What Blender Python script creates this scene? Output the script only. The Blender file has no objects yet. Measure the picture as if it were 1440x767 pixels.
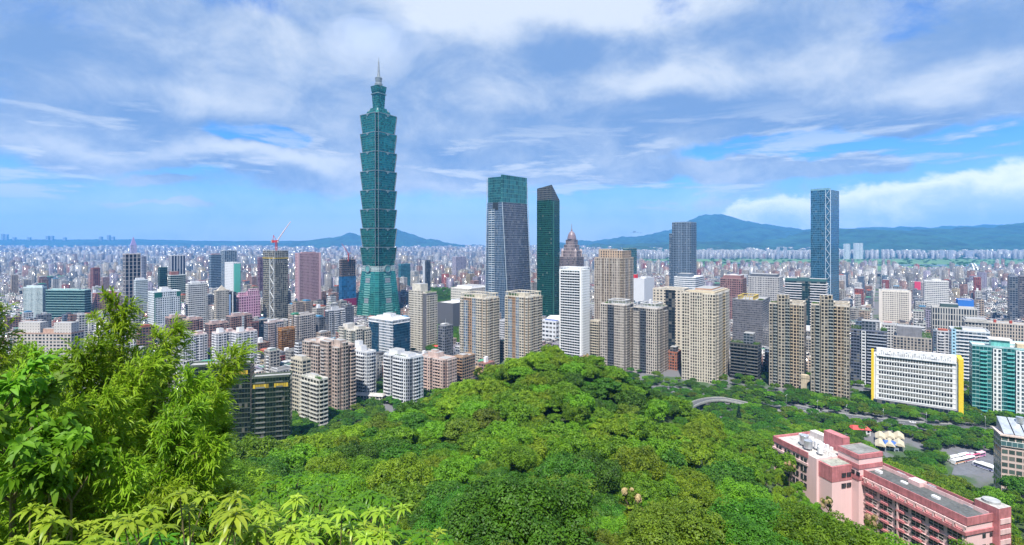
import bpy, math, random
import numpy as np
from mathutils import Vector
R = math.radians
rng = np.random.default_rng(7)
random.seed(7)
sc = bpy.context.scene
COL = sc.collection
# ------------------------------------------------------------------ camera
F = 714.0; HZ = 340.0; CZ = 150.0           # focal length in photo pixels, horizon row, eye height
cam = bpy.data.objects.new('camera', bpy.data.cameras.new('camera'))
COL.objects.link(cam); sc.camera = cam
cam.location = (0, 0, CZ); cam.rotation_euler = (R(90), 0, 0)
cam.data.sensor_width = 36; cam.data.lens = 36*F/1440
cam.data.shift_y = -43.5/1440
cam.data.clip_start = 0.2; cam.data.clip_end = 60000
# ------------------------------------------------------------------ light
SUN_V = Vector((-0.22, -1.0, 0.0)).normalized()
SUN_EL = R(61)
sv = Vector((SUN_V.x*math.cos(SUN_EL), SUN_V.y*math.cos(SUN_EL), math.sin(SUN_EL)))
sl = bpy.data.lights.new('sun', 'SUN'); sl.energy = 5.0; sl.angle = R(1.0); sl.color = (1, .955, .88)
so = bpy.data.objects.new('sun', sl); COL.objects.link(so)
so.rotation_euler = sv.to_track_quat('Z', 'Y').to_euler(); so.location = (100, -100, 600)
sc.view_settings.view_transform = 'Standard'; sc.view_settings.look = 'None'
sc.view_settings.gamma = 1; sc.view_settings.exposure = 0.74; sc.view_settings.use_curve_mapping = False
sc.cycles.max_bounces = 5; sc.cycles.diffuse_bounces = 2; sc.cycles.glossy_bounces = 2
sc.cycles.transmission_bounces = 2; sc.cycles.volume_bounces = 3; sc.cycles.transparent_max_bounces = 6
sc.cycles.caustics_reflective = False; sc.cycles.caustics_refractive = False

class NT:
    def __init__(s, t): s.t = t; s.t.nodes.clear()
    def n(s, typ, ins=None, **kw):
        n = s.t.nodes.new(typ)
        for k, v in kw.items(): setattr(n, k, v)
        for k, v in (ins or {}).items(): s.set(n.inputs[k], v)
        return n
    def set(s, inp, v):
        if isinstance(v, bpy.types.NodeSocket): s.t.links.new(v, inp)
        elif isinstance(v, bpy.types.Node): s.t.links.new(v.outputs[0], inp)
        else: inp.default_value = v
    def m(s, op, a, b=None, c=None, clamp=False):
        n = s.t.nodes.new('ShaderNodeMath'); n.operation = op; n.use_clamp = clamp
        for i, v in enumerate((a, b, c)):
            if v is not None: s.set(n.inputs[i], v)
        return n.outputs[0]
    def mix(s, f, a, b):
        n = s.t.nodes.new('ShaderNodeMix'); n.data_type = 'RGBA'
        s.set(n.inputs[0], f); s.set(n.inputs[6], a); s.set(n.inputs[7], b)
        return n.outputs[2]
    def ss(s, x, lo, hi, a=0., b=1.):
        n = s.t.nodes.new('ShaderNodeMapRange'); n.interpolation_type = 'SMOOTHSTEP'
        s.set(n.inputs[0], x); s.set(n.inputs[1], lo); s.set(n.inputs[2], hi); s.set(n.inputs[3], a); s.set(n.inputs[4], b)
        return n.outputs[0]
    def noise(s, vec, scale, detail=4, rough=.55, dist=0.):
        n = s.t.nodes.new('ShaderNodeTexNoise'); s.set(n.inputs['Vector'], vec)
        n.inputs['Scale'].default_value = scale; n.inputs['Detail'].default_value = detail
        n.inputs['Roughness'].default_value = rough; n.inputs['Distortion'].default_value = dist
        return n.outputs[0]
def c4(c): return (c[0], c[1], c[2], 1)

# ------------------------------------------------------------------ sky with clouds (by direction, at infinity)
w = bpy.data.worlds.new('World'); sc.world = w; w.use_nodes = True
T = NT(w.node_tree)
sky = T.n('ShaderNodeTexSky', sky_type='NISHITA', sun_disc=False, sun_elevation=SUN_EL,
          sun_rotation=math.atan2(SUN_V.x, SUN_V.y), air_density=1.0, dust_density=0.6, ozone_density=2.5)
geo = T.n('ShaderNodeNewGeometry')
dirv = T.n('ShaderNodeVectorMath', {0: geo.outputs['Incoming']}, operation='SCALE'); dirv.inputs[3].default_value = -1
tc = T.n('ShaderNodeTexCoord')
D = tc.outputs['Generated']
sx = T.n('ShaderNodeSeparateXYZ', {0: D})
x_, y_, z_ = sx.outputs
az = T.m('ARCTAN2', x_, y_)
el = T.m('ARCSINE', z_)
strv = T.n('ShaderNodeVectorMath', {0: D, 1: (1, 1, 1.6)}, operation='MULTIPLY').outputs[0]
wn = T.n('ShaderNodeTexNoise', {'Vector': strv, 'Scale': 3.2, 'Detail': 5.0, 'Roughness': .6})
ws = T.n('ShaderNodeSeparateXYZ', {0: wn.outputs[1]})
azw = T.m('ADD', az, T.m('MULTIPLY', T.m('SUBTRACT', ws.outputs[0], .5), .30))
elw = T.m('ADD', el, T.m('MULTIPLY', T.m('SUBTRACT', ws.outputs[1], .5), .13))
def blob(u, v, ru, rv, amp):
    k = (u-720)/F; a0 = math.atan(k); e0 = math.atan((HZ-v)/F*math.cos(a0))
    ra = ru/F*math.cos(a0)**2; re = rv/F*math.cos(a0)
    dx = T.m('MULTIPLY', T.m('SUBTRACT', azw, a0), 1/ra); dy = T.m('MULTIPLY', T.m('SUBTRACT', elw, e0), 1/re)
    q = T.m('ADD', T.m('MULTIPLY', dx, dx), T.m('MULTIPLY', dy, dy))
    return T.m('MULTIPLY', T.m('EXPONENT', T.m('MULTIPLY', q, -1)), amp)
def total(x, bl):
    for b in bl: x = T.m('ADD', x, blob(*b))
    return x
n1 = T.noise(strv, 3.8, 12, .60, .25)
n2 = T.noise(T.n('ShaderNodeVectorMath', {0: D, 1: (1, 1, 6.5)}, operation='MULTIPLY').outputs[0], 5.0, 8, .6, .2)
# coverage: a broken deck overhead, thinning to streaks over the horizon
cov = T.m('ADD', T.m('MULTIPLY', T.m('SUBTRACT', n1, .5), 1.9), T.ss(el, .03, .17, .02, .44))
cov = total(cov, [(385, 200, 55, 17, -1.1), (-20, 160, 150, 120, -.35), (90, 20, 160, 40, -.15), (360, 12, 120, 22, -.5), (1120, 212, 210, 15, -1.1), (1380, 232, 190, 40, -1.1), (1250, 45, 150, 38, -.35),
                  (955, 55, 60, 40, -.35), (160, 300, 330, 20, -.15), (930, 262, 100, 13, -.8), (600, 295, 300, 16, -.2), (250, 245, 60, 12, -.5),
                  (640, 110, 240, 90, .45), (220, 125, 240, 60, .45), (420, 234, 170, 17, 1.0), (150, 216, 160, 20, .5), (230, 256, 40, 7, .9), (170, 292, 50, 5, .8), (260, 297, 40, 5, .8), (950, 140, 280, 60, .5), (850, 238, 130, 26, .4),
                  (1150, 238, 150, 13, .9), (700, 238, 120, 22, .45), (1320, 115, 170, 40, .5), (60, 298, 90, 6, .5), (700, 60, 60, 60, .3)])
cA = T.ss(cov, -.10, .42)
streak = T.m('MULTIPLY', T.ss(n2, .47, .64), T.m('MULTIPLY', T.ss(el, .015, .07), T.ss(el, .28, .14)))
cA = T.m('MAXIMUM', cA, T.m('MULTIPLY', streak, .85))
cA = T.m('MULTIPLY', cA, T.ss(el, .0, .07, .3, 1.0))
cA = T.m('MAXIMUM', cA, T.ss(el, .17, .01, 0., .70))
# the white bank lying on the ridge at the right
n3 = T.noise(strv, 13, 9, .62, .2)
bk = T.m('MULTIPLY', T.m('SUBTRACT', n3, .46), .075)
top = T.m('ADD', T.ss(az, .355, .435, .02, .085), T.ss(az, .50, .82, 0., .024))
up = T.m('SUBTRACT', T.m('ADD', top, bk), el)
bank = T.m('MULTIPLY', T.ss(up, -.003, .016), T.ss(azw, .28, .38))
bank = T.m('MULTIPLY', bank, T.ss(az, 1.9, 1.3))
br = T.m('ADD', T.m('MULTIPLY', T.m('SUBTRACT', T.noise(strv, 6.5, 12, .62, .3), .5), 2.0), T.m('MULTIPLY', cov, .05))
br = total(br, [(835, 22, 150, 30, 1.3), (610, 6, 100, 22, .8), (700, 8, 120, 18, .5), (410, 226, 120, 12, .9), (300, 70, 140, 35, .3), (480, 60, 100, 30, .3), (290, 138, 150, 20, .45),
                (950, 118, 190, 22, .6), (900, 172, 200, 24, -.45), (780, 60, 60, 50, -.55), (600, 190, 200, 20, .1),
                (330, 190, 130, 14, -.4), (60, 90, 150, 60, -.3), (1250, 175, 250, 20, -.3), (1340, 118, 160, 18, .6), (1390, 60, 120, 40, -.25), (150, 214, 150, 10, .4)])
br = T.m('ADD', br, T.ss(el, .14, .02, 0., .75))
bc = T.m('MAXIMUM', T.ss(br, -.42, .98), T.m('MULTIPLY', streak, .85))
shade = T.mix(bc, (.235, .400, .73, 1), (.79, .875, 1.0, 1))
bankc = T.mix(T.ss(T.m('ADD', up, T.m('MULTIPLY', T.m('SUBTRACT', n3, .5), .12)), .0, .085), (.92, .95, 1.0, 1), (.50, .64, .90, 1))
hs = T.n('ShaderNodeHueSaturation', {'Color': sky, 'Saturation': 1.3, 'Value': 1.0})
tint = T.n('ShaderNodeVectorMath', {0: hs, 1: (.50, .77, 1.12)}, operation='MULTIPLY').outputs[0]
SKY_S = 0.11
bgS = T.n('ShaderNodeBackground', {'Color': tint, 'Strength': SKY_S})
CL = .60
bgC = T.n('ShaderNodeBackground', {'Color': shade, 'Strength': CL})
bgB = T.n('ShaderNodeBackground', {'Color': bankc, 'Strength': CL*1.35})
ms = T.n('ShaderNodeMixShader', {0: cA, 1: bgS, 2: bgC})
ms2 = T.n('ShaderNodeMixShader', {0: bank, 1: ms, 2: bgB})
T.n('ShaderNodeOutputWorld', {0: ms2})

# ------------------------------------------------------------------ materials
def mat(name):
    m = bpy.data.materials.new(name); m.use_nodes = True
    return m, NT(m.node_tree)
_cache = {}
def plain(col, rough=.8, metal=0., var=.18, scale=.3, name='paint'):
    k = ('p', col, rough, metal, var, scale)
    if k in _cache: return _cache[k]
    m, t = mat(name)
    ob = t.n('ShaderNodeTexCoord').outputs['Object']
    nz = t.noise(ob, scale, 5, .65)
    n_s = t.noise(t.n('ShaderNodeVectorMath', {0: ob, 1: (1, 1, .07)}, operation='MULTIPLY').outputs[0], 1.1, 4, .65)
    c = t.mix(t.ss(t.m('ADD', t.m('MULTIPLY', nz, .55), t.m('MULTIPLY', n_s, .45)), .36, .62), c4([x*(1-var*1.2) for x in col]), c4([min(1, x*(1+var)) for x in col]))
    b = t.n('ShaderNodeBsdfPrincipled', {'Base Color': c, 'Roughness': rough, 'Metallic': metal})
    t.n('ShaderNodeOutputMaterial', {0: b}); _cache[k] = m
    return m
def facade_group():
    g = bpy.data.node_groups.new('facade', 'ShaderNodeTree')
    I = g.interface
    for nme, ty, dv in (('Wall', 'NodeSocketColor', (.5, .5, .5, 1)), ('Glass', 'NodeSocketColor', (.05, .07, .1, 1)),
                        ('Trim', 'NodeSocketColor', (.6, .6, .6, 1)), ('WX', 'NodeSocketFloat', .3), ('WY', 'NodeSocketFloat', .3),
                        ('Band', 'NodeSocketFloat', 0.), ('Mull', 'NodeSocketFloat', 0.), ('Metal', 'NodeSocketFloat', 0.),
                        ('Curtain', 'NodeSocketFloat', .25)):
        s = I.new_socket(name=nme, in_out='INPUT', socket_type=ty); s.default_value = dv
    I.new_socket(name='Shader', in_out='OUTPUT', socket_type='NodeSocketShader')
    t = NT(g)
    gi = t.n('NodeGroupInput').outputs
    uv = t.n('ShaderNodeUVMap'); uv.uv_map = 'UVMap'
    s = t.n('ShaderNodeSeparateXYZ', {0: uv.outputs[0]})
    u, v = s.outputs[0], s.outputs[1]
    fu = t.m('FRACT', u); fv = t.m('FRACT', v)
    du = t.m('ABSOLUTE', t.m('SUBTRACT', fu, .5)); dv = t.m('ABSOLUTE', t.m('SUBTRACT', fv, .52))
    colr = t.n('ShaderNodeTexWhiteNoise', {'Vector': t.n('ShaderNodeCombineXYZ', {0: t.m('FLOOR', u), 1: 3.3, 2: 1.7})}, noise_dimensions='3D').outputs[0]
    wxr = t.m('MULTIPLY', gi['WX'], t.m('ADD', 1.0, t.m('MULTIPLY', t.m('SUBTRACT', colr, .5), t.m('MULTIPLY', t.m('LESS_THAN', gi['WX'], .4), .55))))
    win = t.m('MULTIPLY', t.m('LESS_THAN', du, wxr), t.m('LESS_THAN', dv, gi['WY']))
    band = t.m('GREATER_THAN', t.m('ABSOLUTE', t.m('SUBTRACT', fv, .5)), t.m('SUBTRACT', .5, t.m('MULTIPLY', gi['Band'], .5)))
    mull = t.m('GREATER_THAN', du, t.m('SUBTRACT', .5, t.m('MULTIPLY', gi['Mull'], .5)))
    trim = t.m('MAXIMUM', t.m('MULTIPLY', band, t.m('GREATER_THAN', gi['Band'], 0)), t.m('MULTIPLY', mull, t.m('GREATER_THAN', gi['Mull'], 0)))
    oi = t.n('ShaderNodeObjectInfo')
    cell = t.n('ShaderNodeCombineXYZ', {0: t.m('FLOOR', u), 1: t.m('FLOOR', v), 2: t.m('MULTIPLY', oi.outputs['Random'], 77.)})
    wnn = t.n('ShaderNodeTexWhiteNoise', {'Vector': cell}, noise_dimensions='3D')
    r1 = wnn.outputs[0]; r2 = t.n('ShaderNodeSeparateXYZ', {0: wnn.outputs[1]}).outputs[1]
    gl = t.n('ShaderNodeHueSaturation', {'Color': gi['Glass'], 'Value': t.m('ADD', .55, t.m('MULTIPLY', r2, .9))})
    cur = t.m('MULTIPLY', t.m('LESS_THAN', r1, gi['Curtain']), .30)
    gcol = t.mix(cur, gl, (.42, .40, .36, 1))
    ob = t.n('ShaderNodeTexCoord').outputs['Object']
    gr = t.noise(ob, .12, 6, .7)
    gs = t.n('ShaderNodeVectorMath', {0: ob, 1: (1, 1, .08)}, operation='MULTIPLY').outputs[0]
    gr2 = t.noise(gs, .9, 3, .6)
    k = t.m('ADD', .80, t.m('ADD', t.m('MULTIPLY', gr, .22), t.m('MULTIPLY', gr2, .16)))
    wc = t.n('ShaderNodeHueSaturation', {'Color': t.mix(trim, gi['Wall'], gi['Trim']), 'Value': k})
    isw = t.m('MULTIPLY', win, t.m('SUBTRACT', 1, trim))
    acm = t.m('MULTIPLY', t.m('MULTIPLY', t.m('GREATER_THAN', r2, .62), t.m('LESS_THAN', t.m('ABSOLUTE', t.m('SUBTRACT', fu, .68)), .12)), t.m('LESS_THAN', t.m('ABSOLUTE', t.m('SUBTRACT', fv, .13)), .085))
    acm = t.m('MULTIPLY', acm, t.m('LESS_THAN', gi['WX'], .4))
    acm = t.m('MULTIPLY', acm, t.m('GREATER_THAN', gi['WX'], .15))
    wc = t.mix(t.m('MULTIPLY', acm, .6), wc, (.25, .25, .26, 1))
    base = t.mix(isw, wc, gcol)
    bmp = t.n('ShaderNodeBump', {'Height': t.m('SUBTRACT', 1, isw), 'Distance': .25, 'Strength': .6})
    b = t.n('ShaderNodeBsdfPrincipled', {'Base Color': base, 'Roughness': t.m('SUBTRACT', .82, t.m('MULTIPLY', isw, .68)),
            'Metallic': t.m('MULTIPLY', isw, gi['Metal']), 'Normal': bmp})
    t.n('NodeGroupOutput', {0: b})
    return g
FG = facade_group()
def facade(wall=(.5, .5, .5), glass=(.04, .06, .08), trim=None, wx=.3, wy=.3, band=0., mull=0., metal=0., cur=.2, attr=False):
    wx = min(.49, wx*1.13) if wx < .4 else wx; wy = min(.46, wy*1.15) if wy < .4 else wy; glass = tuple(g*.55 for g in glass) if max(glass) < .1 else glass
    k = ('f', wall, glass, trim, wx, wy, band, mull, metal, cur, attr)
    if k in _cache: return _cache[k]
    m, t = mat('facade')
    g = t.n('ShaderNodeGroup'); g.node_tree = FG
    for n_, v_ in (('Wall', c4(wall)), ('Glass', c4(glass)), ('Trim', c4(trim or wall)), ('WX', wx), ('WY', wy), ('Band', band), ('Mull', mull), ('Metal', metal), ('Curtain', cur)):
        g.inputs[n_].default_value = v_
    if attr:
        a = t.n('ShaderNodeVertexColor'); a.layer_name = 'col'
        t.set(g.inputs['Wall'], a.outputs[0]); t.set(g.inputs['Trim'], a.outputs[0])
    t.n('ShaderNodeOutputMaterial', {0: g}); _cache[k] = m
    return m
def leafmat(name, col, col2, trans=.35, rough=.55, sat=1.):
    m, t = mat(name)
    g = t.n('ShaderNodeNewGeometry'); oi = t.n('ShaderNodeObjectInfo')
    cl = t.ss(t.noise(t.n('ShaderNodeTexCoord').outputs['Object'], .75, 3, .6), .36, .64)
    f = t.m('ADD', t.m('ADD', t.m('MULTIPLY', g.outputs['Random Per Island'], .38), t.m('MULTIPLY', cl, .40)), t.m('MULTIPLY', oi.outputs['Random'], .22))
    c = t.mix(f, c4(col), c4(col2))
    hv = t.n('ShaderNodeHueSaturation', {'Color': c, 'Hue': t.m('ADD', .485, t.m('MULTIPLY', oi.outputs['Random'], .03)), 'Saturation': sat, 'Value': t.m('ADD', .85, t.m('MULTIPLY', oi.outputs['Random'], .3))})
    b = t.n('ShaderNodeBsdfPrincipled', {'Base Color': hv, 'Roughness': rough, 'Specular IOR Level': .35})
    tr = t.n('ShaderNodeBsdfTranslucent', {'Color': hv})
    t.n('ShaderNodeOutputMaterial', {0: t.n('ShaderNodeMixShader', {0: trans, 1: b, 2: tr})})
    return m

# ------------------------------------------------------------------ mesh helpers
class MB:
    """collects prisms, boxes and tubes of ONE mesh object; uv counts bays across and storeys up"""
    def __init__(s): s.v = []; s.f = []; s.uv = []; s.mi = []; s.c = []
    def quad(s, p, uv, mi=0):
        i = len(s.v); s.v += p; s.f.append(tuple(range(i, i+len(p)))); s.uv += uv; s.mi.append(mi)
    def prism(s, pts, z0, z1, top=None, bay=3.2, fl=3.3, mi=0, cap=1, bottom=False, v0=0):
        """pts counter-clockwise; top: the same number of points at z1 (or list of heights in z1)"""
        top = top or pts; n = len(pts)
        zz = z1 if isinstance(z1, (list, tuple)) else [z1]*n
        nf = max(1, round((max(zz)-z0)/fl))
        for i in range(n):
            j = (i+1) % n
            L = math.hypot(pts[j][0]-pts[i][0], pts[j][1]-pts[i][1])
            nb = max(1, round(L/bay))
            a0 = 1-(max(zz)-zz[i])/(max(zz)-z0); a1 = 1-(max(zz)-zz[j])/(max(zz)-z0)
            s.quad([(*pts[i], z0), (*pts[j], z0), (*top[j], zz[j]), (*top[i], zz[i])],
                   [(0, v0), (nb, v0), (nb, v0+nf*a1), (0, v0+nf*a0)], mi)
        s.quad([(*p, zz[i]) for i, p in enumerate(top)], [(0, 0)]*n, cap)
        if bottom: s.quad([(*p, z0) for p in reversed(pts)], [(0, 0)]*n, cap)
        return s
    def box(s, x0, y0, z0, x1, y1, z1, mi=0, cap=None, bay=3.2, fl=3.3, bottom=True):
        return s.prism([(x0, y0), (x1, y0), (x1, y1), (x0, y1)], z0, z1, bay=bay, fl=fl, mi=mi, cap=mi if cap is None else cap, bottom=bottom)
    def cyl(s, cx, cy, z0, z1, r0, r1=None, n=16, mi=0):
        r1 = r0 if r1 is None else r1
        a = [(cx+r0*math.cos(2*math.pi*i/n), cy+r0*math.sin(2*math.pi*i/n)) for i in range(n)]
        b = [(cx+r1*math.cos(2*math.pi*i/n), cy+r1*math.sin(2*math.pi*i/n)) for i in range(n)]
        return s.prism(a, z0, z1, b, mi=mi, cap=mi, bottom=True)
    def lathe(s, cx, cy, prof, n=16, mi=0):
        for (r0, z0), (r1, z1) in zip(prof, prof[1:]):
            for i in range(n):
                a, b = 2*math.pi*i/n, 2*math.pi*(i+1)/n
                s.quad([(cx+r0*math.cos(a), cy+r0*math.sin(a), z0), (cx+r0*math.cos(b), cy+r0*math.sin(b), z0),
                        (cx+r1*math.cos(b), cy+r1*math.sin(b), z1), (cx+r1*math.cos(a), cy+r1*math.sin(a), z1)], [(0, 0)]*4, mi)
        return s
    def bar(s, p, q, r, r2=None, n=5, mi=0):
        p = Vector(p); q = Vector(q); d = (q-p).normalized()
        a = d.orthogonal().normalized(); b = d.cross(a); r2 = r if r2 is None else r2
        A = [p+(a*math.cos(2*math.pi*i/n)+b*math.sin(2*math.pi*i/n))*r for i in range(n)]
        B = [q+(a*math.cos(2*math.pi*i/n)+b*math.sin(2*math.pi*i/n))*r2 for i in range(n)]
        for i in range(n):
            j = (i+1) % n; s.quad([tuple(A[i]), tuple(A[j]), tuple(B[j]), tuple(B[i])], [(0, 0)]*4, mi)
        s.quad([tuple(x) for x in reversed(A)], [(0, 0)]*n, mi); s.quad([tuple(x) for x in B], [(0, 0)]*n, mi)
        return s
    def mesh(s, name, mats):
        me = bpy.data.meshes.new(name); me.from_pydata(s.v, [], s.f)
        l = me.uv_layers.new(name='UVMap'); l.data.foreach_set('uv', np.array(s.uv, dtype='f').ravel())
        for m in mats: me.materials.append(m)
        me.polygons.foreach_set('material_index', s.mi); me.update()
        return me
    def build(s, name, mats, parent=None):
        return link(name, s.mesh(name, mats if isinstance(mats, (list, tuple)) else [mats]), parent)
def link(name, data, parent=None, loc=None, rz=None):
    o = bpy.data.objects.new(name, data); COL.objects.link(o)
    if parent: o.parent = parent
    if loc is not None: o.location = loc
    if rz is not None: o.rotation_euler = (0, 0, rz)
    return o
def tag(o, label=None, cat=None, group=None, kind=None):
    if label: o['label'] = label
    if cat: o['category'] = cat
    if group: o['group'] = group
    if kind: o['kind'] = kind
    return o
def thing(name, label, cat, loc=(0, 0, 0), rz=0., group=None):
    o = link(name, None, None, loc, rz); o.empty_display_size = .5
    return tag(o, label, cat, group)
def X(u, Y): return (u-720)/F*Y
def Z(v, Y): return CZ-(v-HZ)/F*Y
TH = R(36); C36, S36 = math.cos(TH), math.sin(TH)

# ------------------------------------------------------------------ terrain
ctl = [(0, 0, 147.3), (-40, 0, 146), (40, 0, 144), (0, -70, 152), (-90, -60, 150), (110, -60, 142), (-6, 9, 143.2), (6, 9, 142.5),
       (-30, 28, 134), (20, 30, 128), (-160, 30, 140), (-300, 60, 120), (-420, 200, 60), (-420, -60, 130), (200, 20, 120), (420, 60, 80), (560, -40, 90), (600, 240, 10)]
for u, v, Y in [(600, 767, 60), (430, 720, 70), (420, 650, 140), (350, 640, 200), (300, 700, 110), (150, 640, 200), (0, 660, 200), (450, 626, 300), (200, 640, 300), (400, 645, 270), (340, 650, 280),
                (560, 592, 260), (620, 566, 260), (680, 534, 250), (770, 490, 240), (840, 507, 240), (900, 545, 250),
                (960, 582, 270), (1060, 612, 280), (1285, 800, 120), (1000, 700, 120), (800, 650, 130), (700, 590, 180),
                (800, 570, 190), (900, 620, 180), (800, 770, 65), (1000, 775, 75), (600, 650, 140), (1180, 860, 95), (1065, 645, 195), (1130, 655, 235), (1110, 670, 185), (1150, 700, 170), (1215, 738, 145), (1100, 745, 120)]:
    ctl.append((X(u, Y), Y, Z(v, Y)-6.5))
for u, Y, z in [(760, 320, 45), (680, 330, 40), (900, 325, 30), (560, 350, 14), (430, 350, 1), (400, 345, 0), (340, 350, 0), (1000, 350, 12), (1100, 330, 14), (1200, 300, 16), (1250, 250, 24), (1180, 215, 36), (1280, 175, 38),
                (1400, 130, 46), (1420, 190, 36), (1440, 220, 38), (1500, 230, 36), (1375, 232, 24), (1390, 280, 3), (1340, 290, 4), (300, 340, 6), (100, 330, 20)]:
    ctl.append((X(u, Y), Y, z))
for Y in (400, 470):
    for x in range(-700, 800, 90): ctl.append((x, Y, 0))
for u, Y in [(1330, 330), (1380, 330), (1430, 330), (1240, 370)]: ctl.append((X(u, Y), Y, 0))
ctl = np.array(ctl, float)
_d = np.hypot(ctl[:, None, 0]-ctl[None, :, 0], ctl[:, None, 1]-ctl[None, :, 1])
_w = np.linalg.solve(np.sqrt(_d**2+9)*-1+np.eye(len(ctl))*0.4, ctl[:, 2]-40)
def ground(x, y):
    x = np.asarray(x, float); y = np.asarray(y, float); sh = x.shape; x = x.ravel(); y = y.ravel()
    out = np.zeros(len(x)); near = (y < 440) & (y > -120) & (np.abs(x) < 800)
    if near.any():
        d = np.sqrt((x[near][:, None]-ctl[None, :, 0])**2+(y[near][:, None]-ctl[None, :, 1])**2+9)
        z = 40-d@_w
        k = np.clip((425-y[near])/45, 0, 1); z = z*k*k*(3-2*k)
        out[near] = np.maximum(z, 0)
    out[(y <= -120)] = 140
    return out.reshape(sh)
def gz(x, y): return float(ground([x], [y])[0])
xs = np.concatenate([np.linspace(-16000, -800, 24), np.arange(-780, 790, 7.), np.linspace(800, 16000, 24)])
ys = np.concatenate([np.linspace(-2000, -130, 8), np.arange(-118, 450, 6.), np.geomspace(452, 16000, 50)])
XX, YY = np.meshgrid(xs, ys); ZZ = ground(XX, YY)
me = bpy.data.meshes.new('ground'); nx, ny = len(xs), len(ys)
idx = np.arange(nx*ny).reshape(ny, nx)
fc = np.stack([idx[:-1, :-1], idx[:-1, 1:], idx[1:, 1:], idx[1:, :-1]], -1).reshape(-1, 4)
me.from_pydata(np.stack([XX, YY, ZZ], -1).reshape(-1, 3).tolist(), [], fc.tolist())
m, t = mat('earth')
ob = t.n('ShaderNodeNewGeometry').outputs['Position']
zz = t.n('ShaderNodeSeparateXYZ', {0: ob}).outputs[2]
soil = t.mix(t.ss(t.noise(ob, .15, 6), .4, .6), (.035, .055, .018, 1), (.06, .10, .022, 1))
town = t.mix(t.ss(t.noise(ob, .02, 6), .50, .58), (.13, .13, .14, 1), (.045, .085, .03, 1))
c = t.mix(t.ss(zz, .3, 2.), town, soil)
t.n('ShaderNodeOutputMaterial', {0: t.n('ShaderNodeBsdfPrincipled', {'Base Color': c, 'Roughness': .95})})
me.materials.append(m); me.polygons.foreach_set('use_smooth', [True]*len(me.polygons))
tag(link('ground', me), kind='structure')

# ------------------------------------------------------------------ mountains
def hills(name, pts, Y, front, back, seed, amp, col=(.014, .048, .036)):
    us = np.arange(pts[0][0], pts[-1][0]+.1, 2.); r = np.random.default_rng(seed)
    vs = np.interp(us, [p[0] for p in pts], [p[1] for p in pts]); vs = vs+(np.sin(us*.21+seed)*.5+np.sin(us*.53+seed*2)*.35+np.sin(us*.11+seed*3)*.6)*(.3 if seed == 1 else 1)
    prof = CZ-(vs-HZ)/F*Y
    rows = [(-front, 0)]+[(-front*(1-k/14), (k/14)**.8) for k in range(1, 15)]+[(back*k/4, 1-k/4) for k in range(1, 5)]
    k = np.arange(len(us)); V = []
    ph = r.uniform(0, 6.28, (12,)); fr = 0.02*1.6**np.arange(12)
    for j, (dy, h) in enumerate(rows):
        yy = Y+dy; wob = sum(np.sin(us*fr[i]*1.3+ph[i]+j*.45*(i % 3-1))/(1.28**i) for i in range(9))
        z = prof*h*(1+0.*wob)+amp*wob*(h*(1-h)*4*.9+.16*h)
        z = np.maximum(z, -1) if 0 < j < len(rows)-1 else np.full(len(us), -2.)
        V.append(np.stack([X(us, Y)*1.0+0*us, np.full(len(us), yy), z], -1))
    V = np.concatenate(V); nx = len(us); idx = np.arange(len(V)).reshape(-1, nx)
    f = np.stack([idx[:-1, :-1], idx[:-1, 1:], idx[1:, 1:], idx[1:, :-1]], -1).reshape(-1, 4)
    me = bpy.data.meshes.new(name); me.from_pydata(V.tolist(), [], f.tolist())
    m, t = mat('haze_tinted_woods'); p = t.n('ShaderNodeNewGeometry').outputs['Position']  # blue haze and cloud shade are put into the woods' colour
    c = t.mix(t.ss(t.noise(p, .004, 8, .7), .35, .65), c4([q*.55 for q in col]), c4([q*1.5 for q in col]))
    bm = t.n('ShaderNodeBump', {'Height': t.noise(p, .006, 8, .7), 'Distance': 60., 'Strength': .9})
    t.n('ShaderNodeOutputMaterial', {0: t.n('ShaderNodeBsdfPrincipled', {'Base Color': c, 'Roughness': 1., 'Normal': bm})})
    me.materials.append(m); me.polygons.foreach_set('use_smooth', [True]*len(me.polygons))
    return tag(link(name, me), kind='structure')
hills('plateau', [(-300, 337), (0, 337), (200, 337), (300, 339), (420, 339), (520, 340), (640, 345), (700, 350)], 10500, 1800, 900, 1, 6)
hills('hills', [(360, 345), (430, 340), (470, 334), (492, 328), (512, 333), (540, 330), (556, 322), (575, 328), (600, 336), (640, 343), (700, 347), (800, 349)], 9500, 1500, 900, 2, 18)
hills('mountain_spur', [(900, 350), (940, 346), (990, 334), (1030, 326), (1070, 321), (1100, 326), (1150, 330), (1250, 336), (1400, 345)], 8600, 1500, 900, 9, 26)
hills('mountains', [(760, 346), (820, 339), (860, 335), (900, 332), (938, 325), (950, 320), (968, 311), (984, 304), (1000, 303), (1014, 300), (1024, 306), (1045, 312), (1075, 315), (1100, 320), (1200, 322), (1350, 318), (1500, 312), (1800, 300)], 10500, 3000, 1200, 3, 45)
hills('foothills', [(770, 352), (830, 345), (900, 343), (960, 337), (1000, 342), (1050, 345), (1090, 336), (1130, 327), (1180, 322), (1260, 325), (1330, 322), (1390, 319), (1425, 315), (1470, 310), (1700, 300)], 6800, 2300, 1200, 4, 24, (.016, .055, .034))
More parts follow.
